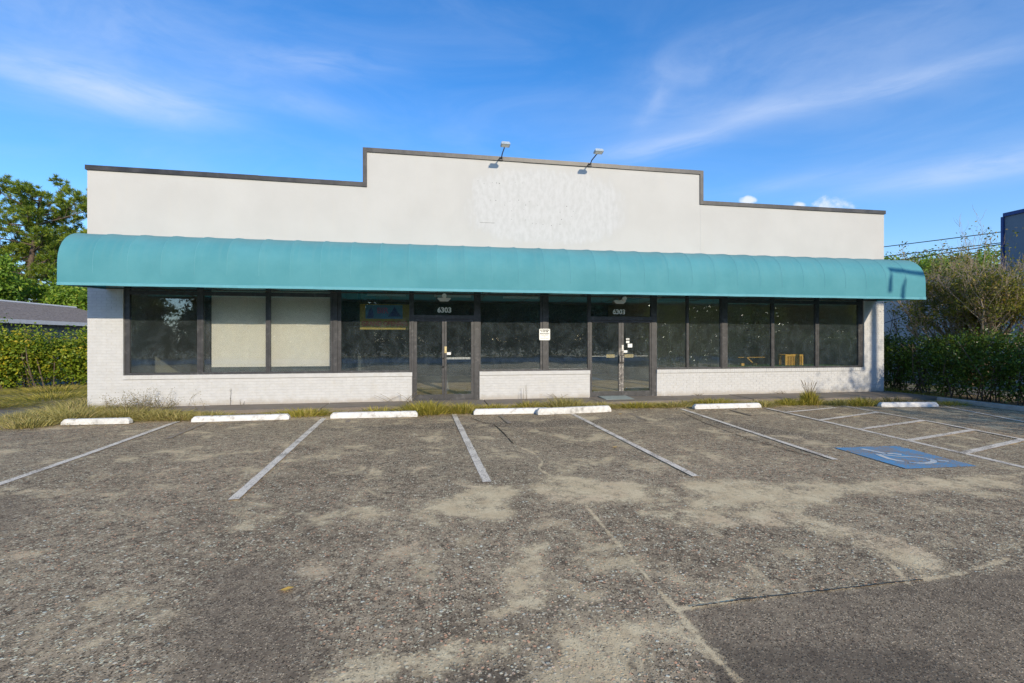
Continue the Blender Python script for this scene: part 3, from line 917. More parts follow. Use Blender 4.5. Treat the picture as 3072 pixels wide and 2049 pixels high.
# ---- brick piers and stall riser: mortar core + single bricks
core = [(XL + 0.004, -7.844, 0.0045, 0.22, 0.0, 3.41), (13.391, XR - 0.004, 0.0045, 0.22, 0.0, 3.41),
        (-7.844, -0.846, 0.0048, 0.22, 0.0, 0.766), (0.994, 4.196, 0.0048, 0.22, 0.0, 0.766), (6.264, 13.391, 0.0048, 0.22, 0.0, 0.766)]
for c_ in core:
    MB().box(*c_).build('mortar_bed', M['mortar'], store)
BL, BH, J = 0.207, 0.0655, 0.0075
bricks = []
def lay(x0, x1, z0, z1, seed):
    rr = random.Random(seed)
    row = 0; z = z0
    while z + BH <= z1 + 0.005:
        x = x0 - (BL / 2 if row % 2 else 0)
        while x < x1 - 0.01:
            a = max(x, x0); b = min(x + BL, x1)
            if b - a > 0.03:
                bricks.append((a, b, z, rr.uniform(-0.0015, 0.0012), rr.uniform(-0.0012, 0.0012)))
            x += BL + J * 0.6
        z += BH + J; row += 1
lay(XL, -7.84, 0.095, 3.42, 1)
lay(-7.838, -0.845, 0.095, 0.762, 2)
n_left = len(bricks)
lay(0.993, 4.197, 0.095, 0.762, 3)
lay(6.263, 13.388, 0.095, 0.762, 4)
lay(13.39, XR, 0.095, 3.42, 5)
bricks.sort(key=lambda b: (b[0] + .37) ** 2 + (b[2] - 1.75) ** 2 * 4 + (0 if b[1] - b[0] > 0.15 else 60) + (200 if b[2] > 2.9 else 0))
one = {}
def brick_mesh(w_):
    k = round(w_, 3)
    if k not in one:
        h = w_ / 2
        e = 0.003
        vs = [(-h, 0.012, -BH / 2), (h, 0.012, -BH / 2), (h, 0.012, BH / 2), (-h, 0.012, BH / 2),
              (-h, e, -BH / 2), (h, e, -BH / 2), (h, e, BH / 2), (-h, e, BH / 2),
              (-h + e, 0, -BH / 2 + e), (h - e, 0, -BH / 2 + e), (h - e, 0, BH / 2 - e), (-h + e, 0, BH / 2 - e)]
        fs = [(8, 9, 10, 11)] + [(4 + i, 4 + (i + 1) % 4, 8 + (i + 1) % 4, 8 + i) for i in range(4)] + [(i, (i + 1) % 4, 4 + (i + 1) % 4, 4 + i) for i in range(4)]
        me = bpy.data.meshes.new('brick'); me.from_pydata(vs, [], fs); me.materials.append(M['brick'])
        one[k] = me
    return one[k]
for (a, b, z, dy_, dz2) in bricks[:300]:
    o = bpy.data.objects.new('brick', brick_mesh(b - a)); COL.objects.link(o); o.parent = store
    o.location = ((a + b) / 2 - store.location.x, dy_, z + BH / 2 + dz2)
rest = MB()
for (a, b, z, dy_, dz2) in bricks[300:]:
    e = 0.003; z0_, z1_ = z + dz2, z + BH + dz2
    rest.add([(a, 0.012, z0_), (b, 0.012, z0_), (b, 0.012, z1_), (a, 0.012, z1_), (a + e, dy_, z0_ + e), (b - e, dy_, z0_ + e), (b - e, dy_, z1_ - e), (a + e, dy_, z1_ - e)],
             [(4, 5, 6, 7), (0, 1, 5, 4), (1, 2, 6, 5), (2, 3, 7, 6), (3, 0, 4, 7)])
r_o = rest.build('brick_courses', M['brick'], store); r_o['kind'] = 'stuff'
# rowlock ledge under the windows
led = MB()
rr = random.Random(9)
for x0, x1 in ((-7.838, -0.84), (0.99, 4.20), (6.26, 13.40)):
    n = int((x1 - x0) / 0.072); st = (x1 - x0) / n
    for i in range(n):
        y_ = -0.022 + rr.uniform(-0.0015, 0.0015)
        led.box(x0 + i * st + 0.002, x0 + (i + 1) * st - 0.002, y_, 0.16, 0.770, 0.872 + rr.uniform(-0.0015, 0.0015))
    led.box(x0 + 0.001, x1 - 0.001, -0.018, 0.158, 0.7695, 0.868)
lo = led.build('ledge_bricks', M['brick'], store); lo['kind'] = 'stuff'

# ---- shop front: window units (frame > nothing; pane) and doors
FY0, FY1, GY = 0.045, 0.125, 0.085
TOP = 3.42
def window(x0, x1, bar, zb=0.872, left=0.04, right=0.04):
    """x0..x1 outer; glass between left/right members; bar = head bar at 2.88"""
    w = empty('window', ((x0 + x1) / 2, GY, zb), parent=store)
    w.location = ((x0 + x1) / 2 - store.location.x, GY, zb)
    fr = MB()
    fr.box(x0, x0 + left, FY0, FY1, zb, TOP)
    fr.box(x1 - right, x1, FY0, FY1, zb, TOP)
    fr.box(x0 + left, x1 - right, FY0 + 0.003, FY1 - 0.003, zb, zb + 0.055)
    if bar: fr.box(x0 + left, x1 - right, FY0 + 0.002, FY1 - 0.002, 2.885, 2.985)
    fr.box(x0 + left, x1 - right, FY0 + 0.003, FY1 - 0.003, TOP - 0.06, TOP)
    fr.build('frame', M['frame'], w, bevel=0.003)
    if bar:
        MB().box(x0 + left - .005, x1 - right + .005, GY - 0.003, GY + 0.003, zb + 0.05, 2.89).build('pane', M['glass'], w)
        MB().box(x0 + left - .005, x1 - right + .005, GY - 0.003, GY + 0.003, 2.98, TOP - 0.055).build('transom_pane', M['glass'], w)
    else:
        MB().box(x0 + left - .005, x1 - right + .005, GY - 0.003, GY + 0.003, zb + 0.05, TOP - 0.055).build('pane', M['glass'], w)
    return w
window(-7.84, -6.121, True, left=.12, right=.071)
window(-6.119, -4.513, True, left=.069, right=.056)
window(-4.511, -2.90, True, left=.055, right=.07)
window(-2.78, -0.87, False, left=.085, right=.05)
window(0.99, 2.80, False, left=.04, right=.066)
window(2.93, 4.18, False, left=.048, right=.037)
window(6.26, 7.281, False, left=.03, right=.038)
window(7.283, 8.40, False, left=.036, right=.035)
window(8.54, 10.145, True, left=.06, right=.052)
window(10.147, 11.715, True, left=.051, right=.065)
window(11.717, 13.39, True, left=.065, right=.17)
# structural posts between the groups: standing a little proud
for x0, x1 in ((-2.898, -2.782), (2.802, 2.928), (8.402, 8.538)):
    MB().box(x0, x1, 0.025, 0.15, 0.873, TOP).build('mullion_post', M['frame'], store, bevel=0.006)
    MB().box(x0 - 0.012, x0 - 0.004, 0.03, 0.05, 0.874, TOP - 0.001).build('post_trim', M['frame'], store)


def leaf_door(x0, x1, name_side, worn, handle_x, parent):
    d = empty('door_leaf', ((x0 + x1) / 2, 0, 0), parent=parent)
    d.location = ((x0 + x1) / 2 - parent.location.x - store.location.x, 0, 0)
    return d


def doors(x0, jl, g0, g1, g2, g3, jr, x1, key, zt, push, hz, digits_x, worn):
    """double door: x0..jl left jamb, leaves g0-g1 and g2-g3 glass, jr..x1 right jamb"""
    jam = MB()
    jam.box(x0, jl, 0.03, 0.14, 0.09, TOP)
    jam.box(jr, x1, 0.03, 0.14, 0.09, TOP)
    jam.box(jl, jr, 0.032, 0.138, zt, zt + 0.11)
    jam.box(jl, jr, 0.032, 0.138, TOP - 0.05, TOP)
    jam.box(jl, jr, 0.035, 0.16, 0.09, 0.115)
    jam.build('door_frame', M['frame'], store, bevel=0.003)
    MB().box(jl - .004, jr + .004, GY - 0.003, GY + 0.003, zt + 0.105, TOP - 0.045).build('transom_pane', M['glass'], store)
    mid = (g1 + g2) / 2
    for k, (a, ga, gb, b) in enumerate(((jl + .004, g0, g1, mid - .003), (mid + .003, g2, g3, jr - .004))):
        d = empty('door', ((a + b) / 2 - store.location.x, 0, 0), parent=store)
        fr = MB()
        fr.box(a, ga, 0.05, 0.10, 0.118, zt - 0.005)
        fr.box(gb, b, 0.05, 0.10, 0.118, zt - 0.005)
        fr.box(ga, gb, 0.052, 0.098, 0.118, 0.25)
        fr.box(ga, gb, 0.052, 0.098, zt - 0.07, zt - 0.005)
        fr.build('door_frame_rails', M['frame'], d, bevel=0.002)
        if worn:   # the scuffed meeting stile
            s0_, s1_ = (gb + .004, b - .002) if k == 0 else (a + .002, ga - .004)
            MB().box(s0_, s1_, 0.047, 0.052, 0.25, 1.52).build('worn_strip', M['frame_worn'], d)
        MB().box(ga - .004, gb + .004, 0.072, 0.078, 0.245, zt - 0.065).build('pane', M['glass'], d)
        if push == 'bar' and k == 1:
            MB().box(ga, gb, 0.105, 0.14, hz - 0.03, hz + 0.03).build('push_bar', M['bare_metal'], d, bevel=0.004)
        if push == 'paddle':
            MB().box(ga, gb, 0.115, 0.125, hz - 0.008, hz + 0.008).build('push_bar', M['bare_metal'], d)
            px0, px1 = (gb - 0.36, gb - 0.10) if k == 0 else (ga + 0.04, ga + 0.32)
            pb = MB(); pb.box(px0, px1, 0.102, 0.13, hz + 0.005, hz + 0.05); pb.box(px0, px1, 0.10, 0.128, hz - 0.045, hz - 0.003)
            pb.build('paddle', M['brass'], d, bevel=0.004)
        # pull handle outside on the meeting stile
        if (push == 'bar' and k == 0) or push == 'paddle':
            hx = (gb + b) / 2 if k == 0 else (a + ga) / 2
            hb_ = MB()
            z0_, z1_ = (hz - 0.24, hz + 0.02) if push == 'bar' else (hz - 0.20, hz + 0.04)
            hb_.box(hx - 0.028, hx + 0.028, 0.0, 0.018, z0_, z1_)
            hb_.box(hx - 0.02, hx + 0.02, 0.0, 0.052, z0_ + 0.0, z0_ + 0.03)
            hb_.box(hx - 0.02, hx + 0.02, 0.0, 0.052, z1_ - 0.03, z1_ - 0.0)
            hb_.build('handle', M['frame_worn'] if push == 'paddle' else M['frame'], d, bevel=0.003)
        if k == 1:
            lk = MB()
            lx = (a + ga) / 2
            lk.box(lx - 0.03, lx + 0.03, 0.038, 0.052, hz + 0.15, hz + 0.33)
            lk.tube([(lx, 0.04, hz + 0.20), (lx, 0.02, hz + 0.20)], 0.018, 10)
            lk.build('lock_plate', M['brass'] if push == 'bar' else M['bare_metal'], d, bevel=0.002)
            lb = MB(); lb.box(ga + 0.005, ga + 0.115, 0.066, 0.071, hz + 0.10, hz + 0.17)
            lb.build('hours_sticker', M['digits'], d)
    return mid


doors(-0.868, -0.80, -0.714, -0.037, 0.09, 0.763, 0.845, 0.988, 1, 2.326, 'bar', 1.24, 0.02, False)
doors(4.182, 4.235, 4.275, 5.09, 5.25, 6.06, 6.105, 6.258, 2, 2.326, 'paddle', 1.275, 5.11, True)
# dark end returns beside the doors
MB().box(0.988, 0.9895, 0.03, 0.14, 0.09, 0.77).build('door_frame_return', M['frame'], store)

# stickers on the right-hand doors
sk = empty('notice_sticker', (6.23, 0.06, 1.8), label='small white two line notice stuck high on the right glass door', cat='sticker')
b_ = MB(); b_.box(5.33, 5.43, 0.0655, 0.0705, 1.745, 1.80); b_.box(5.33, 5.43, 0.0655, 0.0705, 1.66, 1.72)
b_.build('paper', M['digits'], sk)
tx = MB()
for i in range(3): tx.box(5.34, 5.42, 0.0635, 0.0645, 1.755 + i * 0.013, 1.760 + i * 0.013)
tx.build('print', M['black'], sk)
sk2 = MB().box(5.38, 5.52, 0.0655, 0.0705, 1.53, 1.64).build('paper_notice', M['digits'], label='square white paper notice below the two line sticker on the right door', cat='notice')

# digits 6303 over both doors
def text_mesh(body, size, name, mat, parent, loc, bold=0.0, extrude=0.002, rot=(R(90), 0, 0), align='CENTER', sx=1.0):
    cu = bpy.data.curves.new('t', 'FONT'); cu.body = body; cu.size = size; cu.align_x = align; cu.align_y = 'CENTER'
    cu.extrude = extrude; cu.offset = bold; cu.resolution_u = 4
    o = bpy.data.objects.new('t', cu); COL.objects.link(o)
    dg = bpy.context.evaluated_depsgraph_get()
    me = bpy.data.meshes.new_from_object(o.evaluated_get(dg))
    bpy.data.objects.remove(o)
    me.transform(Matrix.Diagonal((sx, 1, 1, 1)))
    me.materials.clear(); me.materials.append(mat)
    q = bpy.data.objects.new(name, me); COL.objects.link(q); q.rotation_euler = rot
    off = Vector(loc)
    if parent:
        q.parent = parent
        p = parent
        while p is not None:
            off -= p.location; p = p.parent
    q.location = off
    return q


for cx_ in (0.03, 5.115):
    text_mesh('6303', 0.195, 'street_number', M['digits'], store, (cx_, GY - 0.008, 2.57), 0.006)

# ---- inside the shop (seen dimly through the panes)
MB().box(XL + 0.225, XR - 0.225, 0.24, 12.0, 0.0, 0.11).build('shop_floor', M['int_floor'], store)
MB().box(XL + 0.225, XR - 0.225, 0.24, 12.0, 3.45, 3.55).build('shop_ceiling', M['int_ceiling'], store)
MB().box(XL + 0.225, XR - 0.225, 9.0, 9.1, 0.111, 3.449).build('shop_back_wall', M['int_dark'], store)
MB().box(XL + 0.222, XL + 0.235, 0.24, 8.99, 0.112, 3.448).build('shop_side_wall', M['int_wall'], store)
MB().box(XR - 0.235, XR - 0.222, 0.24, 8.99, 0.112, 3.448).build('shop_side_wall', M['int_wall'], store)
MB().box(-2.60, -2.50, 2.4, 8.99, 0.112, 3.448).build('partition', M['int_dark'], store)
MB().box(8.2, 8.32, 4.0, 8.99, 0.112, 3.448).build('partition', M['int_wall'], store)
MB().box(8.33, 13.88, 6.2, 6.3, 0.112, 3.448).build('partition', M['int_wall'], store)
for a, b in ((-5.945, -4.55), (-4.50, -2.93)):
    MB().box(a, b, 0.27, 0.31, 1.045, 3.40).build('cream_panel', M['board'], store)
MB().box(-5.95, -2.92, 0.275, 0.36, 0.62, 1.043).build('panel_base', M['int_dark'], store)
MB().box(-6.10, -5.97, 0.26, 0.36, 0.12, 3.42).build('inner_post', M['frame'], store)
ceil_fix = MB()
for x_, y_, n_ in ((-0.3, 1.6, 'a'), (1.9, 1.6, 'b'), (4.1, 1.9, 'c'), (-1.8, 3.2, 'd'), (0.4, 3.2, 'e'), (2.8, 3.4, 'f'), (7.0, 2.4, 'g')):
    MB().box(x_ - 0.62, x_ + 0.62, y_ - 0.08, y_ + 0.08, 3.22, 3.28).build('strip_light', M['white_paint'], store)

# banner hanging inside pane four
ban = empty('hanging_banner', (-1.60, 0.45, 2.02), label='yellow and blue GRAND OPENING banner hanging inside the window left of the first door', cat='banner')
MB().box(-2.27, -0.93, 0.45, 0.46, 2.04, 2.74).build('cloth', M['sign_yellow'], ban)
MB().box(-2.12, -1.12, 0.443, 0.449, 2.34, 2.72).build('picture', M['sign_blue'], ban)
text_mesh('BIR', 0.22, 'lettering', M['sign_pink'], ban, (-1.66, 0.438, 2.56), 0.006)
text_mesh('GRAND OPENING', 0.18, 'lettering', M['sign_red'], ban, (-1.60, 0.44, 2.20), 0.005, sx=0.84)
q = MB(); q.prism([(-1.52, 2.40), (-1.40, 2.56), (-1.34, 2.68), (-1.26, 2.54), (-1.14, 2.40)], 1, 0.438, 0.4425); q.prism([(-2.08, 2.36), (-2.02, 2.58), (-1.95, 2.65), (-1.90, 2.46), (-1.91, 2.36)], 1, 0.438, 0.4425)
q.build('painted_shapes', M['navy'], ban)

# green counter and yellow slatted rack behind the right windows
cnt = empty('low_counter', (11, 0.9, 0.11), label='low green topped counter behind the right hand windows', cat='counter')
MB().box(8.7, 13.2, 0.34, 1.3, 0.86, 0.92).build('counter_top', M['green'], cnt)
for x_ in (8.8, 10.9, 13.0):
    MB().box(x_, x_ + 0.08, 0.45, 1.2, 0.112, 0.86).build('leg', M['int_dark'], cnt)
rk = empty('slatted_rack', (11.42, 0.7, 0.92), label='bright yellow slatted wooden rack standing on the green counter', cat='rack')
q = MB(); q.box(11.10, 11.76, 0.68, 0.73, 1.215, 1.275); q.box(11.10, 11.16, 0.68, 0.73, 0.922, 1.215); q.box(11.70, 11.76, 0.68, 0.73, 0.922, 1.215); q.box(11.10, 11.76, 0.95, 1.0, 1.215, 1.275)
q.box(11.10, 11.16, 0.95, 1.0, 0.922, 1.215); q.box(11.70, 11.76, 0.95, 1.0, 0.922, 1.215); q.box(11.10, 11.16, 0.73, 0.95, 1.22, 1.27); q.box(11.70, 11.76, 0.73, 0.95, 1.22, 1.27)
q.build('frame', M['yellow'], rk)
for i in range(9):
    MB().box(11.185 + i * 0.057, 11.215 + i * 0.057, 0.69, 0.72, 0.922, 1.214).build('slat', M['yellow'], rk)
rk2 = empty('toy_blocks', (9.7, 0.7, 0.92), label='small yellow wooden pieces lying on the green counter by the post', cat='toy')
MB().box(9.50, 9.60, 0.66, 0.76, 0.922, 1.0).build('block', M['yellow'], rk2)
MB().box(9.93, 10.05, 0.66, 0.76, 0.922, 1.01).build('block', M['yellow'], rk2)
MB().prism([(9.72, 1.17), (9.75, 1.18), (9.96, 1.0), (9.93, 0.99)], 1, 0.69, 0.71).build('stick', M['yellow'], rk2)
MB().box(9.62, 10.6, 1.0, 1.03, 1.17, 1.185).build('rail', M['yellow'], rk2)
# shelves on the inner wall seen in the last pane
sh = empty('wall_rack', (12.9, 6.1, 1.2), label='three dark shelves on the wall seen through the last window', cat='shelf')
for z_ in (1.35, 1.75, 2.15):
    MB().box(13.5, 14.3 - 0.45, 5.9, 6.19, z_, z_ + 0.07).build('board', M['int_dark'], sh)

# ------------------------------------------------------------------ awning
aw = empty('awning', (2.81, -0.8, 2.925), label='long teal fabric awning with rounded top running over all the shop windows', cat='awning')
PROF = [(0.0, 4.285), (0.3, 4.265), (0.6, 4.23), (0.9, 4.18), (1.08, 4.135), (1.22, 4.07), (1.34, 3.98), (1.44, 3.87), (1.51, 3.74), (1.555, 3.60), (1.575, 3.45), (1.58, 3.2), (1.58, 2.985)]
A0, A1, NP = -8.21, 13.83, 33
pw = (A1 - A0) / NP
def panel_bm(seed):
    rr = random.Random(seed)
    b = MB(); nu = 8
    depth = rr.uniform(0.6, 1.15)
    skew = rr.uniform(-0.15, 0.15)
    vs = []
    for i in range(nu + 1):
        u = i / nu
        for j, (d, z) in enumerate(PROF):
            # sag between two ribs, strongest on the crown
            w_ = math.sin(math.pi * min(1, max(0, u + skew * u * (1 - u)))) ** 0.8
            amt = (0.030 if 3 <= j <= 8 else (0.003 if j < 3 else 0.010 if j < 11 else 0.004)) * depth * w_
            a = PROF[max(0, j - 1)]; c = PROF[min(len(PROF) - 1, j + 1)]
            t_ = Vector((c[0] - a[0], c[1] - a[1])).normalized()
            nx_, nz_ = t_.y, -t_.x        # inward normal in (d, z)
            vs.append((A0 + 0.0 + u * pw, -(d + nx_ * amt), z - abs(nz_) * amt))
    m_ = len(PROF)
    fs = [(i * m_ + j, i * m_ + j + 1, (i + 1) * m_ + j + 1, (i + 1) * m_ + j) for i in range(nu) for j in range(m_ - 1)]
    b.add(vs, fs)
    return b
kinds = [panel_bm(s).build('fabric_panel', M['fabric'], aw, smooth=True) for s in range(5)]
for k in range(1, 5): kinds[k].location.x = pw * k
order = [0, 1, 2, 3, 4] + [random.randrange(5) for _ in range(NP - 5)]
for k in range(5, NP):
    c = kinds[order[k]].copy(); COL.objects.link(c); c.parent = aw
    c.location = (pw * k, 0, 0)
# seams (welts) between panels
sb = None
for k in range(1, NP):
    x_ = A0 + k * pw
    if sb is None:
        q = MB(); q.tube([(A0, -d - 0.001, z + 0.001) for d, z in PROF[:12]], 0.005, 5)
        sb = q.build('seam', M['teal_band'], aw); sb0 = sb.location.copy()
        sb.location.x = k * pw
    else:
        c = sb.copy(); COL.objects.link(c); c.parent = aw; c.location = (k * pw, sb0.y, sb0.z)
# hem band along the lower edge
q = MB()
npt = 120
vs = []
for i in range(npt + 1):
    x_ = A0 + (A1 - A0) * i / npt
    wv = 0.004 * math.sin(x_ * 3.1) + 0.003 * math.sin(x_ * 7.7 + 1)
    vs += [(x_, -1.584 + wv, 2.99), (x_, -1.592 + wv, 2.985), (x_, -1.592 + wv, 2.925 + wv * 0.6), (x_, -1.575 + wv, 2.922 + wv * 0.6)]
q.add(vs, [(4 * i + j, 4 * (i + 1) + j, 4 * (i + 1) + j + 1, 4 * i + j + 1) for i in range(npt) for j in range(3)])
q.build('hem', M['teal_band'], aw)
# end caps
for x_, s_ in ((A0 - 0.002, 0), (A1 + 0.002, 1)):
    pts = [(-d, z) for d, z in PROF] + [(-1.58, 2.93), (0.0, 2.995)]
    MB().add([(x_, y, z) for y, z in pts], [tuple(range(len(pts)))]).build('end_panel', M['fabric'], aw)
# steel frame below
q = MB(); q.tube([(A0 + .01, -1.55, 2.95), (A1 - .01, -1.55, 2.95)], 0.016, 6); q.tube([(A0 + .01, -0.03, 3.02), (A1 - .01, -0.03, 3.02)], 0.016, 6)
q.tube([(A0 + .01, -0.9, 4.12), (A1 - .01, -0.9, 4.12)], 0.014, 6); q.tube([(A0 + .01, -1.47, 3.62), (A1 - .01, -1.47, 3.62)], 0.014, 6)
q.build('frame_rails', M['frame'], aw)
r0 = None
for k in range(0, NP + 1, 2):
    if r0 is None:
        q = MB(); q.tube([(A0 + .02, -max(0.02, d - 0.03), z - 0.035) for d, z in PROF], 0.013, 5); q.tube([(A0 + .02, -1.55, 2.95), (A0 + .02, -0.03, 3.02)], 0.013, 5)
        r0 = q.build('frame_rib', M['frame'], aw)
        rb = r0.location.copy()
    else:
        c = r0.copy(); COL.objects.link(c); c.parent = aw; c.location = (min(k * pw, A1 - A0 - 0.04), rb.y, rb.z)

# ------------------------------------------------------------------ lights and signs on the front
def sign_light(x, z, label):
    e = empty('sign_flood_light', (x, 0.0, z), label=label, cat='flood light', group='flood lights on arms above the parapet')
    q = MB(); q.box(x - 0.05, x + 0.05, -0.055, -0.036, z - 0.10, z - 0.01); q.build('base_plate', M['black'], e)
    q = MB(); q.tube([(x, -0.05, z - 0.06), (x, -0.2, z + 0.02), (x, -0.68, z + 0.04)], 0.016, 8); q.build('arm', M['black'], e)
    q = MB()
    y0, y1 = -0.86, -0.68
    # flood head: shallow box, face tilted to the wall
    q.prism([(y0, z + 0.03), (y1 - 0.02, z + 0.0), (y1 + 0.02, z + 0.045), (y1 - 0.02, z + 0.07), (y0 + 0.02, z + 0.085)], 0, x - 0.12, x + 0.12)
    q.build('lamp_head', M['lamp_grey'], e, bevel=0.006)
    q = MB()
    for i in range(5): q.box(x - 0.10, x + 0.10, y0 + 0.03 + i * 0.03, y0 + 0.036 + i * 0.03, z + 0.08, z + 0.105)
    q.build('cooling_fins', M['lamp_grey'], e)
    q = MB(); q.add([(x - 0.10, y0 + 0.012, z + 0.026), (x + 0.10, y0 + 0.012, z + 0.026), (x + 0.10, y1 - 0.03, z - 0.001), (x - 0.10, y1 - 0.03, z - 0.001)], [(3, 2, 1, 0)])
    q.build('lens', M['bare_metal'], e)
    return e
sign_light(1.60, 6.865, 'pale flood light on a black arm above the left end of the repainted patch')
sign_light(4.18, 6.85, 'pale flood light on a black arm nearer the right step of the parapet')

def door_lamp(x, z, tilt, label):
    e = empty('door_lamp', (x, 0.0, z), label=label, cat='lamp', group='lamps over the doors')
    q = MB(); q.prism([(x - 0.19, z + 0.03), (x - 0.11, z - 0.05), (x + 0.11, z - 0.05), (x + 0.19, z + 0.03), (x + 0.16, z + 0.05), (x - 0.16, z + 0.05)], 1, -0.02, 0.03)
    q.build('bracket', M['white_paint'], e, bevel=0.004)
    q = MB(); q.tube([(x + tilt, 0.0, z + 0.10), (x + tilt, -0.05, z + 0.10), (x + tilt * 1.1, -0.11, z + 0.095)], [0.035, 0.055, 0.062], 14)
    q.tube([(x, -0.0, z + 0.04), (x + tilt, -0.02, z + 0.08)], 0.012, 6)
    q.build('lamp_head', M['white_paint'], e)
    return e
door_lamp(0.02, 2.86, 0.0, 'white round lamp on a bracket over the left double door')
door_lamp(5.11, 2.86, 0.10, 'white tilted lamp on a bracket over the right double door')

sg = empty('no_trespassing_sign', (2.85, 0.02, 1.9), label='small white no trespassing sign fixed to the dark window post', cat='sign')
def rrect(x0, x1, z0, z1, r, y0, y1):
    pts = []
    for cx_, cz_, a0 in ((x1 - r, z1 - r, 0), (x0 + r, z1 - r, 90), (x0 + r, z0 + r, 180), (x1 - r, z0 + r, 270)):
        for i in range(5):
            a = R(a0 + 22.5 * i); pts.append((cx_ + r * math.cos(a), cz_ + r * math.sin(a)))
    return MB().prism(pts, 1, y0, y1)
rrect(2.692, 3.008, 1.742, 2.068, 0.035, -0.006, 0.0).build('plate', M['digits'], sg)
text_mesh('NO TRESPASSING', 0.047, 'lettering', M['black'], sg, (2.85, -0.0085, 2.028), 0.001, 0.001, sx=0.72)
text_mesh('AT ANY TIME', 0.047, 'lettering', M['black'], sg, (2.85, -0.0085, 1.985), 0.001, 0.001, sx=0.72)
text_mesh('PRIVATE PROPERTY', 0.044, 'lettering', M['black'], sg, (2.85, -0.0085, 1.925), 0.001, 0.001, sx=0.70)
for k_, s_ in enumerate((0.20, 0.05, 0.22)):
    MB().box(2.85 - s_ / 2, 2.85 + s_ / 2, -0.0075, -0.0062, 1.88 - k_ * 0.045, 1.886 - k_ * 0.045).build('fine_print', M['frame'], sg)

# plates at the doors
MB().prism([(-0.62, 0.091), (0.0, 0.091), (0.0, 0.125), (-0.1, 0.125), (-0.62, 0.1)], 0, 4.45, 5.28).build('door_ramp', M['ramp'], label='grey green metal ramp plate on the walk before the right double door', cat='ramp plate', bevel=0.003)
MB().prism([(-1.5, 0.006), (-1.03, 0.006), (-1.03, 0.085), (-1.08, 0.09)], 0, -0.27, 0.10).build('step_plate', M['kerb'], label='small concrete wedge at the walk edge before the left double door', cat='ramp plate')

# ------------------------------------------------------------------ wheel stops
def wheel_stop(p, q_, label, mat, hgt=0.13, broken=False):
    p = Vector((p[0], p[1], 0)); q_ = Vector((q_[0], q_[1], 0))
    L = (q_ - p).length; ang = math.atan2(q_.y - p.y, q_.x - p.x)
    b = MB()
    prof = [(-0.085, 0), (0.085, 0), (0.075, hgt * 0.55), (0.05, hgt), (-0.05, hgt), (-0.075, hgt * 0.55)]
    e = 0.05
    n = len(prof)
    st = [0.0, e, L - e, L]
    vs = []
    for k, s_ in enumerate(st):
        for (y, z) in prof:
            zz = z if k in (1, 2) else z * (0.55 if z > hgt * 0.6 else 0.9)
            vs.append((s_ - L / 2, y * (0.93 if k in (0, 3) else 1), zz))
    fs = [tuple(range(n - 1, -1, -1)), tuple(3 * n + i for i in range(n))]
    for k in range(3):
        fs += [(k * n + i, k * n + (i + 1) % n, (k + 1) * n + (i + 1) % n, (k + 1) * n + i) for i in range(n)]
    b.add(vs, fs)
    o = b.build('wheel_stop', mat, loc=((p.x + q_.x) / 2, (p.y + q_.y) / 2, 0.0), bevel=0.012, label=label, cat='wheel stop', group='white wheel stops along the shop front')
    o.rotation_euler = (0, 0, ang)
    for sx_ in (-0.30, 0.30):
        pn = MB(); pn.tube([(sx_ * L, 0.0, hgt - 0.004), (sx_ * L, 0.0, hgt + 0.004)], 0.014, 8)
        k_ = pn.build('pin', M['rust'], loc=(0, 0, 0)); k_.parent = o
    return o
stops = [((-7.82,-2.0), (-6.55,-2.03), 'short flaking white wheel stop half lost in dry grass at the left end', 'conc_paint_old', 0.12),
         ((-5.36,-2.07), (-3.42,-2.02), 'clean white wheel stop between the two leftmost parking lines', 'conc_paint', 0.12),
         ((-2.55,-2.05), (-0.64,-2.13), 'white wheel stop in front of the wall left of the first door', 'conc_paint', 0.13),
         ((0.64,-2.06), (2.44,-2.10), 'white wheel stop whose right end is hidden behind its chipped neighbour', 'conc_paint', 0.13),
         ((2.10,-2.33), (3.98,-2.13), 'chipped white wheel stop set slightly skew in front of its neighbour', 'conc_paint_old', 0.15),
         ((6.22,-2.08), (8.08,-2.10), 'rounded white wheel stop in the bay with the blue marking', 'conc_paint', 0.12),
         ((11.21,-2.55), (12.75,-2.75), 'white wheel stop at the far right lying partly in shadow', 'conc_paint', 0.12)]
for p, q_, lb, mt, h in stops:
    wheel_stop(p, q_, lb, M[mt], h)

# ------------------------------------------------------------------ vegetation
def rot_quads(C, size, aspect=0.55, up=0.0, tri=False, dirs=None):
    """leaf faces: centre array C (n,3), per-leaf size array; random orientation"""
    n = len(C)
    size = np.broadcast_to(np.asarray(size, dtype=float), (n,))
    a = RNG.normal(size=(n, 3)) if dirs is None else dirs + 0.35 * RNG.normal(size=(n, 3))
    a[:, 2] += up
    a /= np.linalg.norm(a, axis=1, keepdims=True) + 1e-9
    b = np.cross(a, RNG.normal(size=(n, 3))); b /= np.linalg.norm(b, axis=1, keepdims=True) + 1e-9
    h = (size / 2)[:, None]
    if tri:
        V = np.stack([C - a * h - b * h * aspect, C - a * h + b * h * aspect, C + a * h], 1)
        return V.reshape(-1, 3), np.arange(3 * n).reshape(n, 3)
    V = np.stack([C - a * h, C + b * h * aspect, C + a * h, C - b * h * aspect], 1)   # diamond leaf
    return V.reshape(-1, 3), np.arange(4 * n).reshape(n, 4)


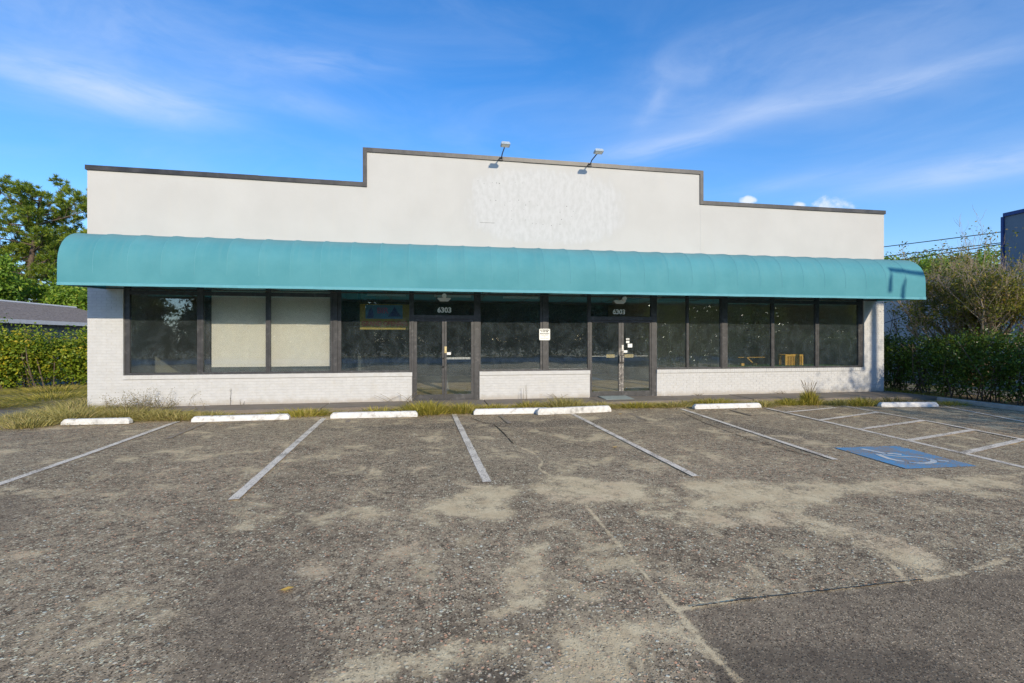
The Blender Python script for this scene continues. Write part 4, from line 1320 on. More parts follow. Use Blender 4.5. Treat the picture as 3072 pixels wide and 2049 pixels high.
def branch_tree(base, height, seed, levels=3, spread=0.55, n0=6, r0=0.18, trunk_frac=0.35, up=0.35, crook=0.25, ratio=0.62, multi=1, lean=(0, 0)):
    """returns (MB of wood, list of tip points)"""
    rr = random.Random(seed)
    wood = MB(); tips = []

    def grow(p, d, L, r, lev):
        n = 5 if lev < 2 else 3
        pts = [p.copy()]; rad = [r]
        q = p.copy(); dd = d.copy()
        for i in range(n):
            dd = (dd + Vector((rr.gauss(0, crook), rr.gauss(0, crook), rr.gauss(0, crook * 0.6) + up * 0.12))).normalized()
            q = q + dd * (L / n)
            pts.append(q.copy()); rad.append(r * (1 - 0.55 * (i + 1) / n))
        wood.tube(pts, rad, 6 if lev < 2 else 4 if lev < 3 else 3, cap=False)
        if lev >= levels:
            tips.append((pts[-1], dd)); tips.append((pts[-2], dd)); return
        kids = rr.randint(3, 5) if lev > 0 else n0
        for k in range(kids):
            t_ = rr.uniform(0.35 if lev else trunk_frac, 1.0)
            i = min(n - 1, int(t_ * n)); fr_ = t_ * n - i
            pp = pts[i].lerp(pts[min(n, i + 1)], fr_)
            a = rr.uniform(0, 2 * math.pi) if lev else (k + rr.uniform(-.3, .3)) * 2 * math.pi / kids
            side = Vector((math.cos(a), math.sin(a), 0))
            nd = (dd * (1 - spread) + side * spread + Vector((0, 0, up * 0.5))).normalized()
            grow(pp, nd, L * ratio * rr.uniform(0.75, 1.2), max(0.004, r * 0.5 * (1 - 0.4 * t_)), lev + 1)
        tips.append((pts[-1], dd))
    b = Vector(base)
    for m_ in range(multi):
        if multi == 1: d = Vector((lean[0], lean[1], 1)).normalized(); bb = b
        else:
            a = 2 * math.pi * m_ / multi + rr.uniform(-.4, .4); s_ = rr.uniform(0.15, 0.75)
            d = Vector((math.cos(a) * s_, math.sin(a) * s_, 1)).normalized(); bb = b + Vector((math.cos(a), math.sin(a), 0)) * 0.12
        grow(bb, d, height * (0.62 if multi == 1 else rr.uniform(0.45, 0.62)), r0, 0)
    return wood, tips


def clumps(centers, rad, per, size, squash=0.7, up=0.3, aspect=0.5):
    C = np.array([tuple(c) for c in centers])
    P = np.repeat(C, per, axis=0)
    d = RNG.normal(size=P.shape); d /= np.linalg.norm(d, axis=1, keepdims=True)
    rr = rad * RNG.random(len(P)) ** 0.45
    P = P + d * rr[:, None] * np.array([1, 1, squash])
    return rot_quads(P, size * RNG.uniform(0.6, 1.3, len(P)), aspect, up)


def tree(base, height, seed, label, leaf, group=None, size=0.10, rad=0.6, per=60, bark='bark', name='oak_tree', cat='tree', **kw):
    e = empty(name, base, label=label, cat=cat, group=group)
    wood, tips = branch_tree(base, height, seed, **kw)
    wood.build('trunk', M[bark], e, smooth=True)
    V, F_ = clumps([t_[0] for t_ in tips], rad, per, size)
    np_mesh('crown', V, F_, M[leaf], e)
    return e, tips


def pine(base, height, seed, label, lean=(0.05, 0)):
    rr = random.Random(seed)
    e = empty('pine_tree', base, label=label, cat='tree', group='pine trees behind the left end of the shop')
    wood = MB(); tuft = []
    B = Vector(base)
    tr = [B + Vector((lean[0] * height * t_ + 0.25 * math.sin(t_ * 5 + seed), lean[1] * height * t_ + 0.2 * math.cos(t_ * 4 + seed), height * t_)) for t_ in np.linspace(0, 0.93, 9)]
    wood.tube(tr, [0.26 * (1 - 0.75 * i / 8) + 0.03 for i in range(9)], 8, cap=False)
    nl = 34
    for k in range(nl):
        t_ = 0.28 + 0.65 * k / nl
        i = min(7, int(t_ / 0.93 * 8)); p = tr[i].lerp(tr[i + 1], t_ / 0.93 * 8 - i)
        a = k * 2.4 + rr.uniform(-.5, .5)
        L = height * rr.uniform(0.26, 0.40) * (1.1 - 0.4 * t_)
        d = Vector((math.cos(a), math.sin(a), rr.uniform(0.0, 0.35))).normalized()
        pts = [p]; q_ = p.copy(); dd = d
        for s_ in range(5):
            dd = (dd + Vector((rr.gauss(0, .22), rr.gauss(0, .22), rr.gauss(0.05, .15)))).normalized()
            q_ = q_ + dd * L / 5; pts.append(q_.copy())
        wood.tube(pts, [0.085 * (1 - t_ * 0.5) * (1 - 0.8 * s_ / 5) + 0.01 for s_ in range(6)], 5, cap=False)
        for s_ in range(1, 6):
            for _ in range(4 if s_ > 2 else 2):
                dd2 = (dd + Vector((rr.gauss(0, .8), rr.gauss(0, .8), rr.gauss(0.35, .4)))).normalized()
                q2 = pts[s_] + dd2 * rr.uniform(0.4, 1.1)
                wood.tube([pts[s_], pts[s_].lerp(q2, .5) + Vector((0, 0, rr.uniform(-.1, .05))), q2], [0.022, 0.014, 0.008], 3, cap=False)
                tuft.append((q2, dd2))
                for _ in range(1):
                    dd3 = (dd2 + Vector((rr.gauss(0, .8), rr.gauss(0, .8), rr.gauss(.3, .4)))).normalized()
                    q3 = q2 + dd3 * rr.uniform(0.15, 0.5)
                    wood.tube([q2, q3], [0.008, 0.005], 3, cap=False)
                    tuft.append((q3, dd3))
    wood.build('trunk', M['bark'], e, smooth=True)
    P = np.array([tuple(t_[0]) for t_ in tuft]); D = np.array([tuple(t_[1]) for t_ in tuft])
    per = 60
    P = np.repeat(P, per, 0); D = np.repeat(D, per, 0)
    D = D * 0.6 + RNG.normal(size=D.shape) * 0.62; D[:, 2] += 0.25
    D /= np.linalg.norm(D, axis=1, keepdims=True)
    Ln = RNG.uniform(0.22, 0.42, len(P))[:, None]
    V, F_ = rot_quads(P + D * Ln / 2, Ln[:, 0], 0.11, dirs=D * 3)
    np_mesh('needles', V, F_, M['leaf_pine'], e)
    return e


pine((-29.6, 27.4, -0.02), 13.2, 3, 'tall pine with open crown and a forked limb behind the left end of the shop')
pine((-36.5, 24.0, -0.02), 13.4, 8, 'dense pine partly cut off by the left picture edge')
pine((-31.5, 33.0, -0.02), 11.5, 12, 'pine whose branches touch the corner of the parapet', lean=(0.03, 0))

tree((-24.5, 24.5, -0.02), 6.8, 21, 'bushy broadleaf tree directly behind the low grey roof', 'leaf_oak', 'broadleaf trees behind the low house', size=0.24, rad=1.0, per=90, r0=0.22, spread=.6)
tree((-28.0, 21.5, -0.02), 7.0, 22, 'vine covered broadleaf tree at the left picture edge', 'leaf_oak', 'broadleaf trees behind the low house', size=0.24, rad=1.0, per=90, r0=0.22, spread=.6)
tree((-21.0, 30.0, -0.02), 7.0, 23, 'darker broadleaf tree below the pine beside the shop corner', 'leaf_oak', 'broadleaf trees behind the low house', size=0.26, rad=1.1, per=90, r0=0.22, spread=.6)
tree((-31.0, 18.0, -0.02), 7.2, 25, 'broadleaf tree mostly outside the left picture edge', 'leaf_oak', 'broadleaf trees behind the low house', size=0.26, rad=1.1, per=80, r0=0.22, spread=.6)


def shrub_mass(name, label, cat, cells, leaf, size, density, group=None, stems=True, seed=1, aspect=0.5, shell=0.55):
    """cells: list of (x, y, z, rx, ry, rz) blobs filled with leaves, denser near the skin"""
    e = empty(name, (cells[0][0], cells[0][1], 0), label=label, cat=cat, group=group)
    allP = []
    for (x, y, z, rx, ry, rz) in cells:
        n = int(density * (rx * ry + ry * rz + rx * rz))
        d = RNG.normal(size=(n, 3)); d /= np.linalg.norm(d, axis=1, keepdims=True)
        r_ = shell + (1.06 - shell) * RNG.random(n) ** 0.6
        lump = 1 + 0.20 * np.sin(d[:, 0] * 7 + x * 5) * np.sin(d[:, 2] * 6 + y * 3) * np.sin(d[:, 1] * 6 + x) + 0.13 * RNG.normal(size=n)
        P = np.array([x, y, z]) + d * (r_ * lump)[:, None] * np.array([rx, ry, rz])
        hol = np.sin(P[:, 0] * 5.1 + 1.3 * np.sin(P[:, 2] * 4 + y)) * np.sin(P[:, 1] * 4.3 + P[:, 2] * 3.1) + 0.6 * np.sin(P[:, 2] * 7.7 + P[:, 0] * 3.3)
        low = np.clip(1.3 - P[:, 2], 0, 1)
        keep_ = (P[:, 2] > 0.03) & ~((hol < -0.35 + 0.55 * low) & (r_ > 0.78) & (RNG.random(n) < 0.85))
        allP.append(P[keep_])
    P = np.concatenate(allP)
    V, F_ = rot_quads(P, size * RNG.uniform(0.6, 1.35, len(P)), aspect, 0.2)
    np_mesh('foliage', V, F_, M[leaf], e)
    if stems:
        rr = random.Random(seed); b = MB()
        for (x, y, z, rx, ry, rz) in cells:
            for _ in range(5):
                x0, y0 = x + rr.uniform(-.5, .5) * rx, y + rr.uniform(-.5, .5) * ry
                b.tube([(x0 + 0.2 * rx, y0 + 0.3 * ry, 0), (x0 + rr.uniform(-.45, .45), y0 + rr.uniform(-.3, .3), z * .6), (x0 + rr.uniform(-.8, .8) * rx, y0 + rr.uniform(-.5, .5) * ry, z + rz * .7)], [0.02, 0.014, 0.006], 5, cap=False)
        sm_ = b.build('stems', M['bark'], e); sm_['kind'] = 'stuff'
    return e


# left hedge, runs back beside the drive
rr = random.Random(4)
cells = []
for k in range(15):
    t_ = k / 14
    x = -19.5 + (-9.2 + 19.5) * t_; y = 3.4 + 8.5 * t_
    h = (0.90 if k < 8 else 0.95) + rr.uniform(-0.14, 0.12)
    cells.append((x + rr.uniform(-.2, .2), y + rr.uniform(-.2, .2), h, 1.05, 0.95, h * 1.02))
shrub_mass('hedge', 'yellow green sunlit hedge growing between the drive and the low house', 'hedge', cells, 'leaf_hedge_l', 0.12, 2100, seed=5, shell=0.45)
shrub_mass('vine_shrub', 'taller tangled shrub with trailing shoots over the low roof edge', 'shrub', [(-15.6, 6.0, 1.9, 0.7, 0.7, 0.85), (-16.6, 5.8, 2.2, 0.9, 0.8, 0.9), (-14.6, 6.6, 1.7, 0.8, 0.6, 0.6), (-17.8, 5.4, 2.4, 0.9, 0.8, 0.9)], 'leaf_hedge_l', 0.10, 1100, seed=6, shell=0.2)

# right clipped hedge
cells = []
rr = random.Random(14)
for k in range(22):
    y = -8.5 + k * 0.95
    h = 0.98 + rr.uniform(-.05, .05)
    cells.append((15.55 + rr.uniform(-.08, .08), y, h, 0.92, 0.72, h))
    cells.append((15.1 + rr.uniform(-.08, .08), y + .4, h * 1.18, 0.55, 0.62, h * .78))
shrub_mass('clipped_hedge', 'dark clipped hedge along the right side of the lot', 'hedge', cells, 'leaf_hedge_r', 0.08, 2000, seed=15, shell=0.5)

# many-stemmed thin tree rising out of the right hedge
e = empty('crape_myrtle', (16.6, -0.8, 0), label='thin many stemmed tree with sparse autumn leaves rising from the right hedge', cat='tree')
wood, tips = branch_tree((16.6, -0.8, 0.3), 4.45, 31, levels=4, spread=0.42, n0=6, r0=0.075, trunk_frac=0.2, up=0.5, crook=0.17, ratio=0.60, multi=12)
wood.build('trunk', M['bark_pale'], e)
tp = [t_[0] for t_ in tips]
rr = random.Random(3); rr.shuffle(tp)
sel = [p for p in tp if p.z < 3.7 or rr.random() < 0.22]
V, F_ = clumps(sel[:int(len(sel) * 0.36)], 0.22, 10, 0.08, 0.9, 0.1)
np_mesh('crown', V, F_, M['leaf_myrtle'], e)
shrub_mass('leafy_shrub', 'olive green shrub around the foot of the thin tree', 'shrub', [(15.9, 0.6, 2.35, 0.6, 0.7, 0.55), (17.6, -2.6, 2.4, 0.6, 0.8, 0.9)], 'leaf_myrtle', 0.085, 300, seed=8, shell=0.15)

# distant trees on the right
tree((27.0, 22.5, -0.02), 8.3, 41, 'brownish green oak beyond the neighbouring building beside the parapet corner', 'leaf_oak', 'far trees on the right', size=0.22, rad=.9, per=55, r0=0.2, spread=.6)
tree((36.0, 24.5, -0.02), 8.6, 42, 'far dark tree between the power wires and the thin tree', 'leaf_oak', 'far trees on the right', size=0.24, rad=1.0, per=60, r0=0.2, spread=.6)
tree((31.5, 17.0, -0.02), 7.6, 43, 'low far tree behind the pale shed', 'leaf_oak', 'far trees on the right', size=0.22, rad=1.0, per=60, r0=0.2, spread=.6)
tree((41.0, 16.0, -0.02), 9.3, 44, 'far green tree left of the tall blue grey building', 'leaf_oak', 'far trees on the right', size=0.26, rad=1.1, per=60, r0=0.2, spread=.6)

# ------------------------------------------------------------------ grass
def blades(cx_, cy_, rx, ry, n, h, mat, z0=0.0, lean=0.5, w_=0.006):
    x = cx_ + rx * RNG.normal(size=n) * 0.5; y = cy_ + ry * RNG.normal(size=n) * 0.5
    a = RNG.uniform(0, 2 * np.pi, n)
    d2 = ((x - cx_) / rx) ** 2 + ((y - cy_) / ry) ** 2
    H = h * RNG.uniform(0.35, 1.15, n) * np.clip(1.15 - 0.45 * d2, 0.25, 1.2)
    ln = lean * H * RNG.uniform(0.3, 1.4, n)
    ox, oy = np.cos(a) * ln, np.sin(a) * ln
    ox += (x - cx_) * 0.5; oy += (y - cy_) * 0.5
    px_, py_ = -np.sin(a) * w_, np.cos(a) * w_
    z = np.full(n, z0)
    v0 = np.stack([x - px_, y - py_, z], 1); v1 = np.stack([x + px_, y + py_, z], 1)
    v2 = np.stack([x + ox * .45 + px_ * .7, y + oy * .45 + py_ * .7, z + H * .65], 1); v3 = np.stack([x + ox * .45 - px_ * .7, y + oy * .45 - py_ * .7, z + H * .65], 1)
    v4 = np.stack([x + ox, y + oy, z + H * .95], 1)
    V = np.stack([v0, v1, v2, v3, v3, v2, v4, v4], 1)
    # blade = lower quad + upper quad that ends in a point
    V = np.stack([v0, v1, v2, v3, v4 - np.stack([px_, py_, 0 * px_], 1) * .2, v4], 1).reshape(-1, 3)
    b = np.arange(n) * 6
    F1 = np.stack([b, b + 1, b + 2, b + 3], 1); F2 = np.stack([b + 3, b + 2, b + 5, b + 4], 1)
    return V, np.concatenate([F1, F2])


def merge(parts):
    V = []; F_ = []; o = 0
    for v, f in parts:
        V.append(v); F_.append(f + o); o += len(v)
    return np.concatenate(V), np.concatenate(F_)


tufts = [
 ((-3.25, -1.55), .75, .30, 900, .16, 'bushy green grass tuft between the second and third wheel stops', 'grass'),
 ((-5.2, -1.62), .6, .25, 500, .15, 'thin pale grass tuft behind the left end of the second wheel stop', 'grass_dry'),
 ((-1.55, -1.35), .40, .28, 300, .15, 'sparse grass tuft behind the third wheel stop', 'grass'),
 ((-0.45, -1.62), .62, .42, 1500, .26, 'thickest bright green grass tuft at the right end of the third wheel stop', 'grass'),
 ((0.42, -1.62), .42, .32, 850, .21, 'green grass tuft just right of the wedge at the left door', 'grass'),
 ((1.25, -1.38), .60, .24, 550, .15, 'low grass tuft behind the fourth wheel stop', 'grass'),
 ((2.1, -1.35), .38, .26, 500, .19, 'upright grass tuft behind the joint of the two lapping wheel stops', 'grass'),
 ((3.05, -1.45), .65, .32, 1100, .26, 'feathery yellow grass tuft behind the chipped wheel stop', 'grass_dry'),
 ((4.0, -1.45), .50, .28, 550, .14, 'low dry grass tuft left of the ramp plate', 'grass_dry'),
 ((4.95, -1.55), .65, .22, 800, .14, 'grass tuft in front of the ramp plate', 'grass'),
 ((5.9, -1.6), .60, .22, 650, .13, 'short yellowing grass tuft left of the rounded wheel stop', 'grass_dry'),
 ((7.1, -1.45), .85, .24, 1000, .17, 'long low grass tuft behind the rounded wheel stop', 'grass'),
 ((8.30, -1.85), .42, .30, 550, .14, 'dry grass tuft at the right end of the rounded wheel stop', 'grass_dry'),
 ((9.2, -1.75), .60, .24, 750, .16, 'low grass tuft left of the tall seeding clump', 'grass'),
 ((10.55, -2.0), .50, .26, 750, .14, 'dry grass tuft right of the tall seeding clump', 'grass_dry'),
 ((11.05, -2.2), .40, .26, 600, .20, 'grass tuft at the left end of the far right wheel stop', 'grass'),
 ((12.1, -2.1), .7, .25, 350, .20, 'wispy weed tuft behind the far right wheel stop', 'weed'),
 ((13.5, -2.5), .45, .3, 350, .10, 'low grass tuft at the end of the kerb', 'grass'),
]
for (c, rx, ry, n, h, lb, mt) in tufts:
    V, F_ = blades(c[0], c[1], rx, ry, n, h, mt, lean=0.75, w_=0.007)
    o = np_mesh('grass_tuft', V, F_, M[mt], label=lb, cat='grass tuft', group='grass tufts along the walk edge')
# tall seeding clump
e = empty('seeding_grass', (9.78, -1.82, 0), label='tall seeding grass clump with stiff brown stalks before the right windows', cat='grass clump')
V, F_ = blades(9.78, -1.82, .22, .18, 700, .36, 'grass', lean=0.35, w_=0.007)
np_mesh('leaves', V, F_, M['grass'], e)
b = MB(); rr = random.Random(2)
for k in range(26):
    a = rr.uniform(0, 6.28); s_ = rr.uniform(0.02, 0.20); h = rr.uniform(.42, .68)
    b.tube([(9.78, -1.82, .1), (9.78 + s_ * .45 * math.cos(a), -1.82 + s_ * .5 * math.sin(a), h * .6), (9.78 + s_ * math.cos(a) * 1.1, -1.82 + s_ * math.sin(a), h)], [0.003, 0.003, 0.0035], 3, cap=False)
    b.tube([(9.78 + s_ * .8 * math.cos(a), -1.82 + s_ * .8 * math.sin(a), h * .82), (9.78 + s_ * math.cos(a) * 1.1, -1.82 + s_ * math.sin(a), h)], [0.006, 0.004], 3, cap=False)
b.build('stalks', M['stem'], e)

# small plants rising from the foot of the wall
def wall_weed(x, y, h, n, label, seed, z0=0.09, leafy=True, spread=0.06):
    rr = random.Random(seed)
    e = empty('wall_weed', (x, y, z0), label=label, cat='weed', group='weeds at the foot of the front wall')
    b = MB(); P = []
    for k in range(n):
        x0 = x + rr.uniform(-spread, spread); dx_ = rr.uniform(-spread, spread) * 1.2
        hh = h * rr.uniform(.6, 1)
        pts = [(x0, y, z0), (x0 + dx_ * .4, y - .01, z0 + hh * .5), (x0 + dx_, y - .02, z0 + hh)]
        b.tube(pts, [0.005, 0.004, 0.0025], 4, cap=False)
        for i in range(int(10 * hh / .3)):
            t_ = rr.uniform(.25, 1); P.append((x0 + dx_ * t_ + rr.uniform(-.02, .02), y + rr.uniform(-.03, .02), z0 + hh * t_))
    b.build('stems', M['stem'], e)
    V, F_ = rot_quads(np.array(P), 0.030 if leafy else 0.016, .4)
    np_mesh('leaves', V, F_, M['weed'], e)
wall_weed(-5.35, -0.06, .48, 1, 'single dried weed stalk against the wall under the second window', 1, spread=.03)
wall_weed(-5.12, -0.06, .16, 2, 'little curled weed beside the dried stalk', 2, spread=.05)
wall_weed(2.22, -0.30, .44, 3, 'group of upright thin seed stalks before the wall between the doors', 3, spread=.09, leafy=False)
wall_weed(-1.15, -0.12, .30, 9, 'faint dry grasses by the wall left of the first door', 4, spread=.35, leafy=False)
wall_weed(7.5, -0.08, .09, 6, 'tiny dry weed at the wall under the seventh window', 5, spread=.12)
wall_weed(3.1, -0.12, .16, 6, 'thin dry stems by the wall left of the right door', 6, spread=.3, leafy=False)
wall_weed(10.3, -0.12, .10, 8, 'low thin weeds at the wall left of the tall clump', 7, spread=.25, leafy=False)

# overgrown corner on the left: mat of grass + tangled dead bush
parts = []
for (x, y, rx, ry, n, h) in [(-8.0,-1.45,1.0,.45,1500,.22),(-7.0,-1.35,1.0,.35,1500,.20),(-6.2,-1.45,.8,.35,1200,.17),(-5.75,-1.65,.4,.25,500,.14),(-8.6,-.6,.9,.7,1300,.22),(-7.6,-.6,.8,.4,900,.20),(-9.1,.5,.7,.8,900,.20),(-8.35,-2.1,.45,.35,600,.16),(-8.9,-1.4,.7,.5,900,.2),(-9.6,1.9,.8,.9,700,.16)]:
    parts.append(blades(x, y, rx, ry, n, h, 'grass_dry', lean=.9, w_=.008))
V, F_ = merge(parts)
np_mesh('dry_grass', V, F_, M['grass_dry'], kind='stuff', label='dry yellow grass overgrowing the left corner of the lot', cat='grass')
parts = []
for (x, y, rx, ry, n, h) in [(-7.0,-1.2,1.3,.4,1300,.14),(-6.3,-1.3,.9,.3,900,.12),(-8.2,-1.0,1.0,.6,1000,.16),(-11.5,3.2,1.5,1.6,1500,.15),(-13.0,5.5,1.6,1.5,1500,.16),(-10.2,4.8,1.3,2.2,1500,.16),(-12.0,1.2,1.4,.7,1200,.13),(-14.5,2.6,1.8,.7,1200,.14),(-16,3.2,1.6,.7,1000,.14),(14.7,.3,.5,1.2,900,.16),(14.4,-1.2,.3,1.2,500,.10)]:
    parts.append(blades(x, y, rx, ry, n, h, 'grass', lean=.8, w_=.010))
V, F_ = merge(parts)
np_mesh('rough_grass', V, F_, M['grass'], kind='stuff', label='rough green grass along the foot of the hedges', cat='grass')
e = empty('dead_bush', (-7.3, -0.5, 0.05), label='brittle tangled bush with tiny leaves leaning on the left brick corner', cat='bush')
b = MB(); P = []; rr = random.Random(77)
for k in range(90):
    x = rr.gauss(-7.1, .55); y = rr.uniform(-.95, -.15)
    q_ = Vector((x, y, 0.08)); d = Vector((rr.gauss(.1, .6), rr.gauss(0, .3), 1)).normalized()
    L = rr.uniform(.25, .55) * (1.1 - 0.35 * abs(x + 7.1)); pts = [q_.copy()]
    for s_ in range(4):
        d = (d + Vector((rr.gauss(0.05, .35), rr.gauss(0, .2), rr.gauss(-.05, .25)))).normalized(); q_ = q_ + d * L / 4; q_.z = max(q_.z, .1); pts.append(q_.copy())
        for _ in range(5): P.append(tuple(q_ + Vector((rr.gauss(0, .04), rr.gauss(0, .04), rr.gauss(0, .04)))))
    b.tube(pts, [.004, .0035, .003, .002, .0015], 3, cap=False)
tw = b.build('twigs', M['stem'], e); tw['kind'] = 'stuff'
V, F_ = rot_quads(np.array(P), 0.028, .55); np_mesh('leaves', V, F_, M['weed'], e)

# leaf litter and crumbs of soil against the walk edge
n_ = 5200
lx = RNG.uniform(-8.6, 13.8, n_); fy = np.interp(lx, [-8.3, 6.2, 12.2, 14.4], [-1.05, -1.05, -1.35, -1.65])
ly = fy - np.abs(RNG.normal(size=n_)) * 0.38
lz = RNG.uniform(0.004, 0.02, n_)
dv = RNG.normal(size=(n_, 3)) * np.array([1, 1, 0.12])
V, F_ = rot_quads(np.stack([lx, ly, lz], 1), 0.036 * RNG.uniform(.4, 1.5, n_), .5, dirs=dv * 3)
np_mesh('leaf_litter', V, F_, M['litter'], kind='stuff', label='dry brown leaf litter lying along the edge of the walk', cat='litter')
# fallen leaves
for (x, y, lb) in ((4.05, -2.6, 'orange fallen leaf right of the chipped wheel stop'), (2.6, -5.9, 'orange brown fallen leaf in the middle of the lot'), (-1.35, -9.75, 'yellow leaf on the asphalt near the camera'), (-4.6, -2.6, 'brown leaf below the second wheel stop')):
    b = MB(); s_ = 0.05
    b.add([(x - s_, y, .006), (x, y - s_ * .6, .012), (x + s_, y, .02), (x, y + s_ * .6, .012), (x, y, .008)], [(0, 1, 4), (1, 2, 4), (2, 3, 4), (3, 0, 4)])
    b.build('fallen_leaf', M['yellow'], label=lb, cat='leaf', group='fallen leaves on the lot')

# ------------------------------------------------------------------ neighbours
hs = empty('low_house', (-22, 12, 0), label='low house with grey shingle roof behind the left hedge', cat='house')
MB().box(-25.2, -18.8, 5.0, 20.2, 0, 2.55).build('wall', M['siding'], hs)
# roof: ridge along Y at x = -22, eaves at x = -18.3 / -25.7
ez, rz_ = 2.62, 3.72
q = MB()
q.add([(-18.3, 4.4, ez), (-18.3, 21.0, ez), (-22, 20.6, rz_), (-22, 4.4, rz_), (-25.7, 4.4, ez), (-25.7, 21.0, ez)], [(0, 1, 2, 3), (3, 2, 5, 4), (1, 5, 2), (0, 3, 4), (0, 4, 5, 1)])
rf = q.build('roof', M['shingle'], hs)
# courses of shingles on the side that is seen
nc = 14
for k in range(nc):
    t0, t1 = k / nc, (k + 1) / nc
    xa, xb = -18.3 - 3.7 * t0, -18.3 - 3.7 * t1; za, zb = ez + (rz_ - ez) * t0, ez + (rz_ - ez) * t1
    MB().add([(xa, 4.4, za + 0.03), (xa, 21.0 - .4 * t0, za + 0.03), (xb, 21.0 - .4 * t1, zb + 0.008), (xb, 4.4, zb + 0.008), (xa, 4.4, za + .005), (xa, 21.0 - .4 * t0, za + .005)], [(0, 1, 2, 3), (4, 5, 1, 0)]).build('shingle_course', M['shingle'], hs)
MB().box(-18.31, -18.25, 4.4, 21.0, 2.48, 2.66).build('fascia', M['trim'], hs)
MB().tube([(-22, 4.4, rz_ + .03), (-22, 20.6, rz_ + .03)], 0.07, 6).build('ridge_cap', M['trim'], hs)
MB().box(-18.805, -18.78, 9, 11, 1.2, 2.2).build('window', M['int_dark'], hs)

nb = empty('white_brick_building', (25, 8, 0), label='long white brick building in shade behind the right hedge', cat='building')
MB().box(22.0, 30, -4.0, 24.0, 0, 4.45).build('wall', M['shade_brick'], nb)
MB().box(21.95, 30.1, -4.1, 24.1, 4.455, 4.6).build('coping', M['siding'], nb)
# brick coursing: thin raised courses
q = MB()
z = 0.2; rr = random.Random(6)
while z < 4.38:
    q.box(21.985, 22.0, -4.0, 24.0, z, z + 0.062); z += 0.075
cc = q.build('brick_courses', M['shade_brick'], nb); cc['kind'] = 'stuff'
tb = empty('tall_building', (29, -6, 0), label='tall blue grey clad building with navy edge at the right picture edge', cat='building')
MB().box(24.0, 36, -16, 3.5, 4.61, 7.05).build('wall', M['tall_wall'], tb)
for k in range(20):
    MB().box(23.985, 24.0, 3.5 - k * 1.0 - .97, 3.5 - k * 1.0 - .02, 4.62, 6.9).build('cladding_panel', M['tall_wall'], tb)
MB().box(23.93, 36.05, -16.05, 3.52, 7.052, 7.2).build('roof_trim', M['navy'], tb)
MB().box(23.93, 24.02, 3.505, 3.60, 4.61, 7.05).build('corner_trim', M['navy'], tb)
shd = empty('far_shed', (30, 12, 0), label='small shed with pale board fascia seen through the thin tree', cat='shed')
MB().box(34, 40, 10, 15, 0, 5.0).build('wall', M['siding'], shd)
MB().box(33.9, 40.1, 9.9, 15.1, 5.005, 5.55).build('fascia', M['wood'], shd)
MB().box(33.7, 40.3, 9.7, 15.3, 5.56, 5.66).build('roof', M['trim'], shd)


def sag(p, q_, s_, n=14):
    p = Vector(p); q_ = Vector(q_)
    return [p.lerp(q_, i / n) - Vector((0, 0, s_ * 4 * (i / n) * (1 - i / n))) for i in range(n + 1)]
for (p, q_, lb) in (((12.0, 26.0, 7.0), (28.0, 2.0, 6.9), 'uppermost power wire right of the parapet'), ((12.0, 26.0, 6.45), (28.0, 2.0, 6.4), 'middle power wire right of the parapet'), ((13.5, 22.0, 5.0), (26.5, 0.0, 6.3), 'lowest steeply rising power wire right of the parapet')):
    MB().tube(sag(p, q_, .25), .022, 5).build('power_wire', M['cable'], label=lb, cat='wire', group='power wires on the right')
MB().tube([(14.9, 2.0, 1.95), (19.5, -1.0, 4.2)], .012, 5).build('guy_wire', M['cable'], label='thin slanting guy wire before the white brick building', cat='wire')

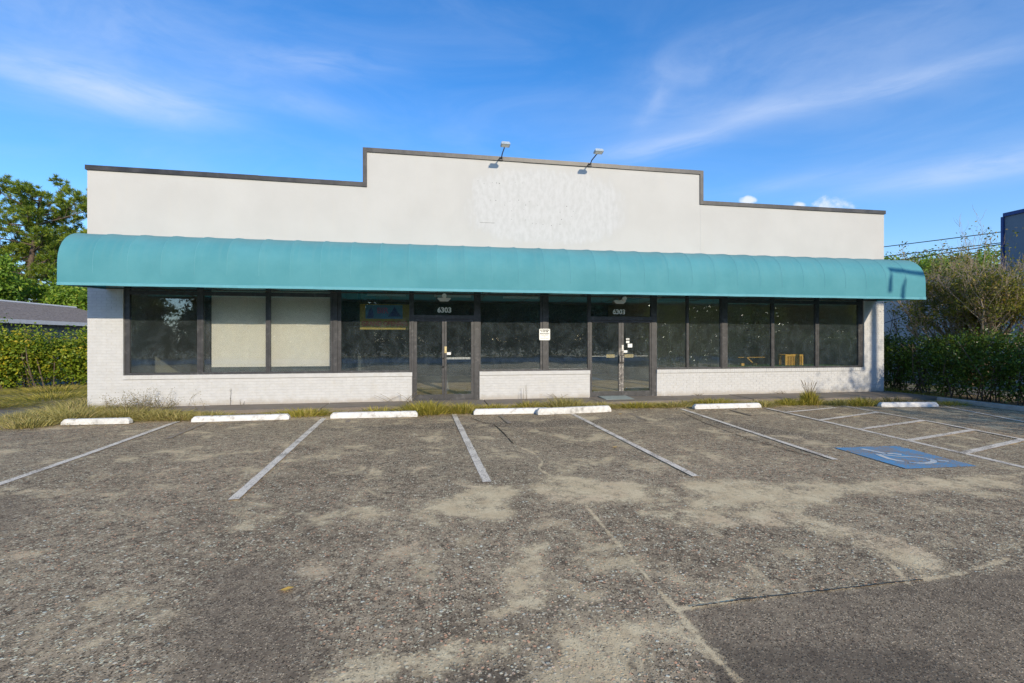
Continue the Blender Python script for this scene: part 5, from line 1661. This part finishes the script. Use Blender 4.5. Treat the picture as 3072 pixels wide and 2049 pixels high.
# ------------------------------------------------------------------ behind the camera: what the panes mirror and what casts the long shadows
MB().add([(-200, -33, -0.012), (200, -33, -0.012), (200, -25, -0.012), (-200, -25, -0.012)], [(0, 1, 2, 3)]).build('road', M['kerb'], kind='structure')
back = [(-38, -42, 8.5), (-33.5, -42, 8.5), (-29.5, -41, 7.6), (-23.0, -43, 8.8), (-19, -41, 9.0), (-14, -43, 9.0), (-9, -41, 9.0), (-4, -43, 9.5), (0.5, -41, 9.2), (5, -43, 9.5), (9.5, -41, 9.2), (14, -43, 9.6), (18.5, -41, 9.4), (23, -43, 9.6), (27.5, -41, 9.2), (32, -43, 9.6), (37, -41, 9.6), (42, -43, 9.8), (47, -41, 9.6), (52, -43, 9.6), (58, -42, 9.6)]
proto = None
for i, (x, y, h) in enumerate(back):
    if i == 0:
        e, _ = tree((x, y, -0.02), 9.0, 60 + i, 'dark roadside oak mirrored in the shop windows', 'leaf_dark', 'oaks across the road', size=0.50, rad=1.5, per=55, r0=.25, spread=.62, trunk_frac=.12, n0=9)
        proto = e
        e.scale = (h / 10.5,) * 3
    else:
        e = copy_tree(proto); e['label'] = ('tall' if h > 9.3 else 'shorter') + ' dark roadside oak across the road behind the camera'; e.location = (x, y, -0.02); e.rotation_euler = (0, 0, i * 1.3); e.scale = (h / 10.5,) * 3
cells = [(-40 + k * 2.1, -37.5, 1.6, 1.5, .9, 1.9) for k in range(50)]
shrub_mass('roadside_hedge', 'long dark hedge across the road behind the camera', 'hedge', cells, 'leaf_dark', 0.34, 260, seed=33, stems=False, shell=0.1)

# utility pole behind on the right: its shadow falls on the right end of the shop
up = empty('utility_pole', (17.7, -14.0, 0), label='wooden utility pole with a crossarm out of frame on the right', cat='utility pole')
MB().tube([(17.7, -14.0, 0), (17.7, -14.0, 9.4)], [.15, .11], 10).build('post', M['pole'], up)
q = MB(); q.tube([(16.30, -14.22, 9.00), (18.6, -14.22, 8.70)], .085, 4); q.build('crossarm', M['pole'], up)
for x_, z_ in ((16.2, 8.55), (16.62, 8.35)):
    MB().tube([(x_, -14.3, z_ - .22), (x_ + .03, -14.3, z_ + .1), (x_ + .12, -14.25, z_ + .36)], [.075, .06, .02], 8).build('insulator', M['kerb'], up)
shrub_mass('side_shrub', 'broad shrubs beside the lot out of frame on the right', 'shrub', [(14.75, -16.2, 2.6, 1.35, 1.2, 3.35), (16.6, -16.3, 3.0, 1.4, 1.2, 3.5), (18.1, -16.4, 4.0, 1.2, 1.2, 3.9), (20.0, -16.4, 3.6, 1.5, 1.2, 3.6), (22.5, -16.4, 3.6, 1.6, 1.2, 3.6)], 'leaf_hedge_r', .16, 420, seed=41)
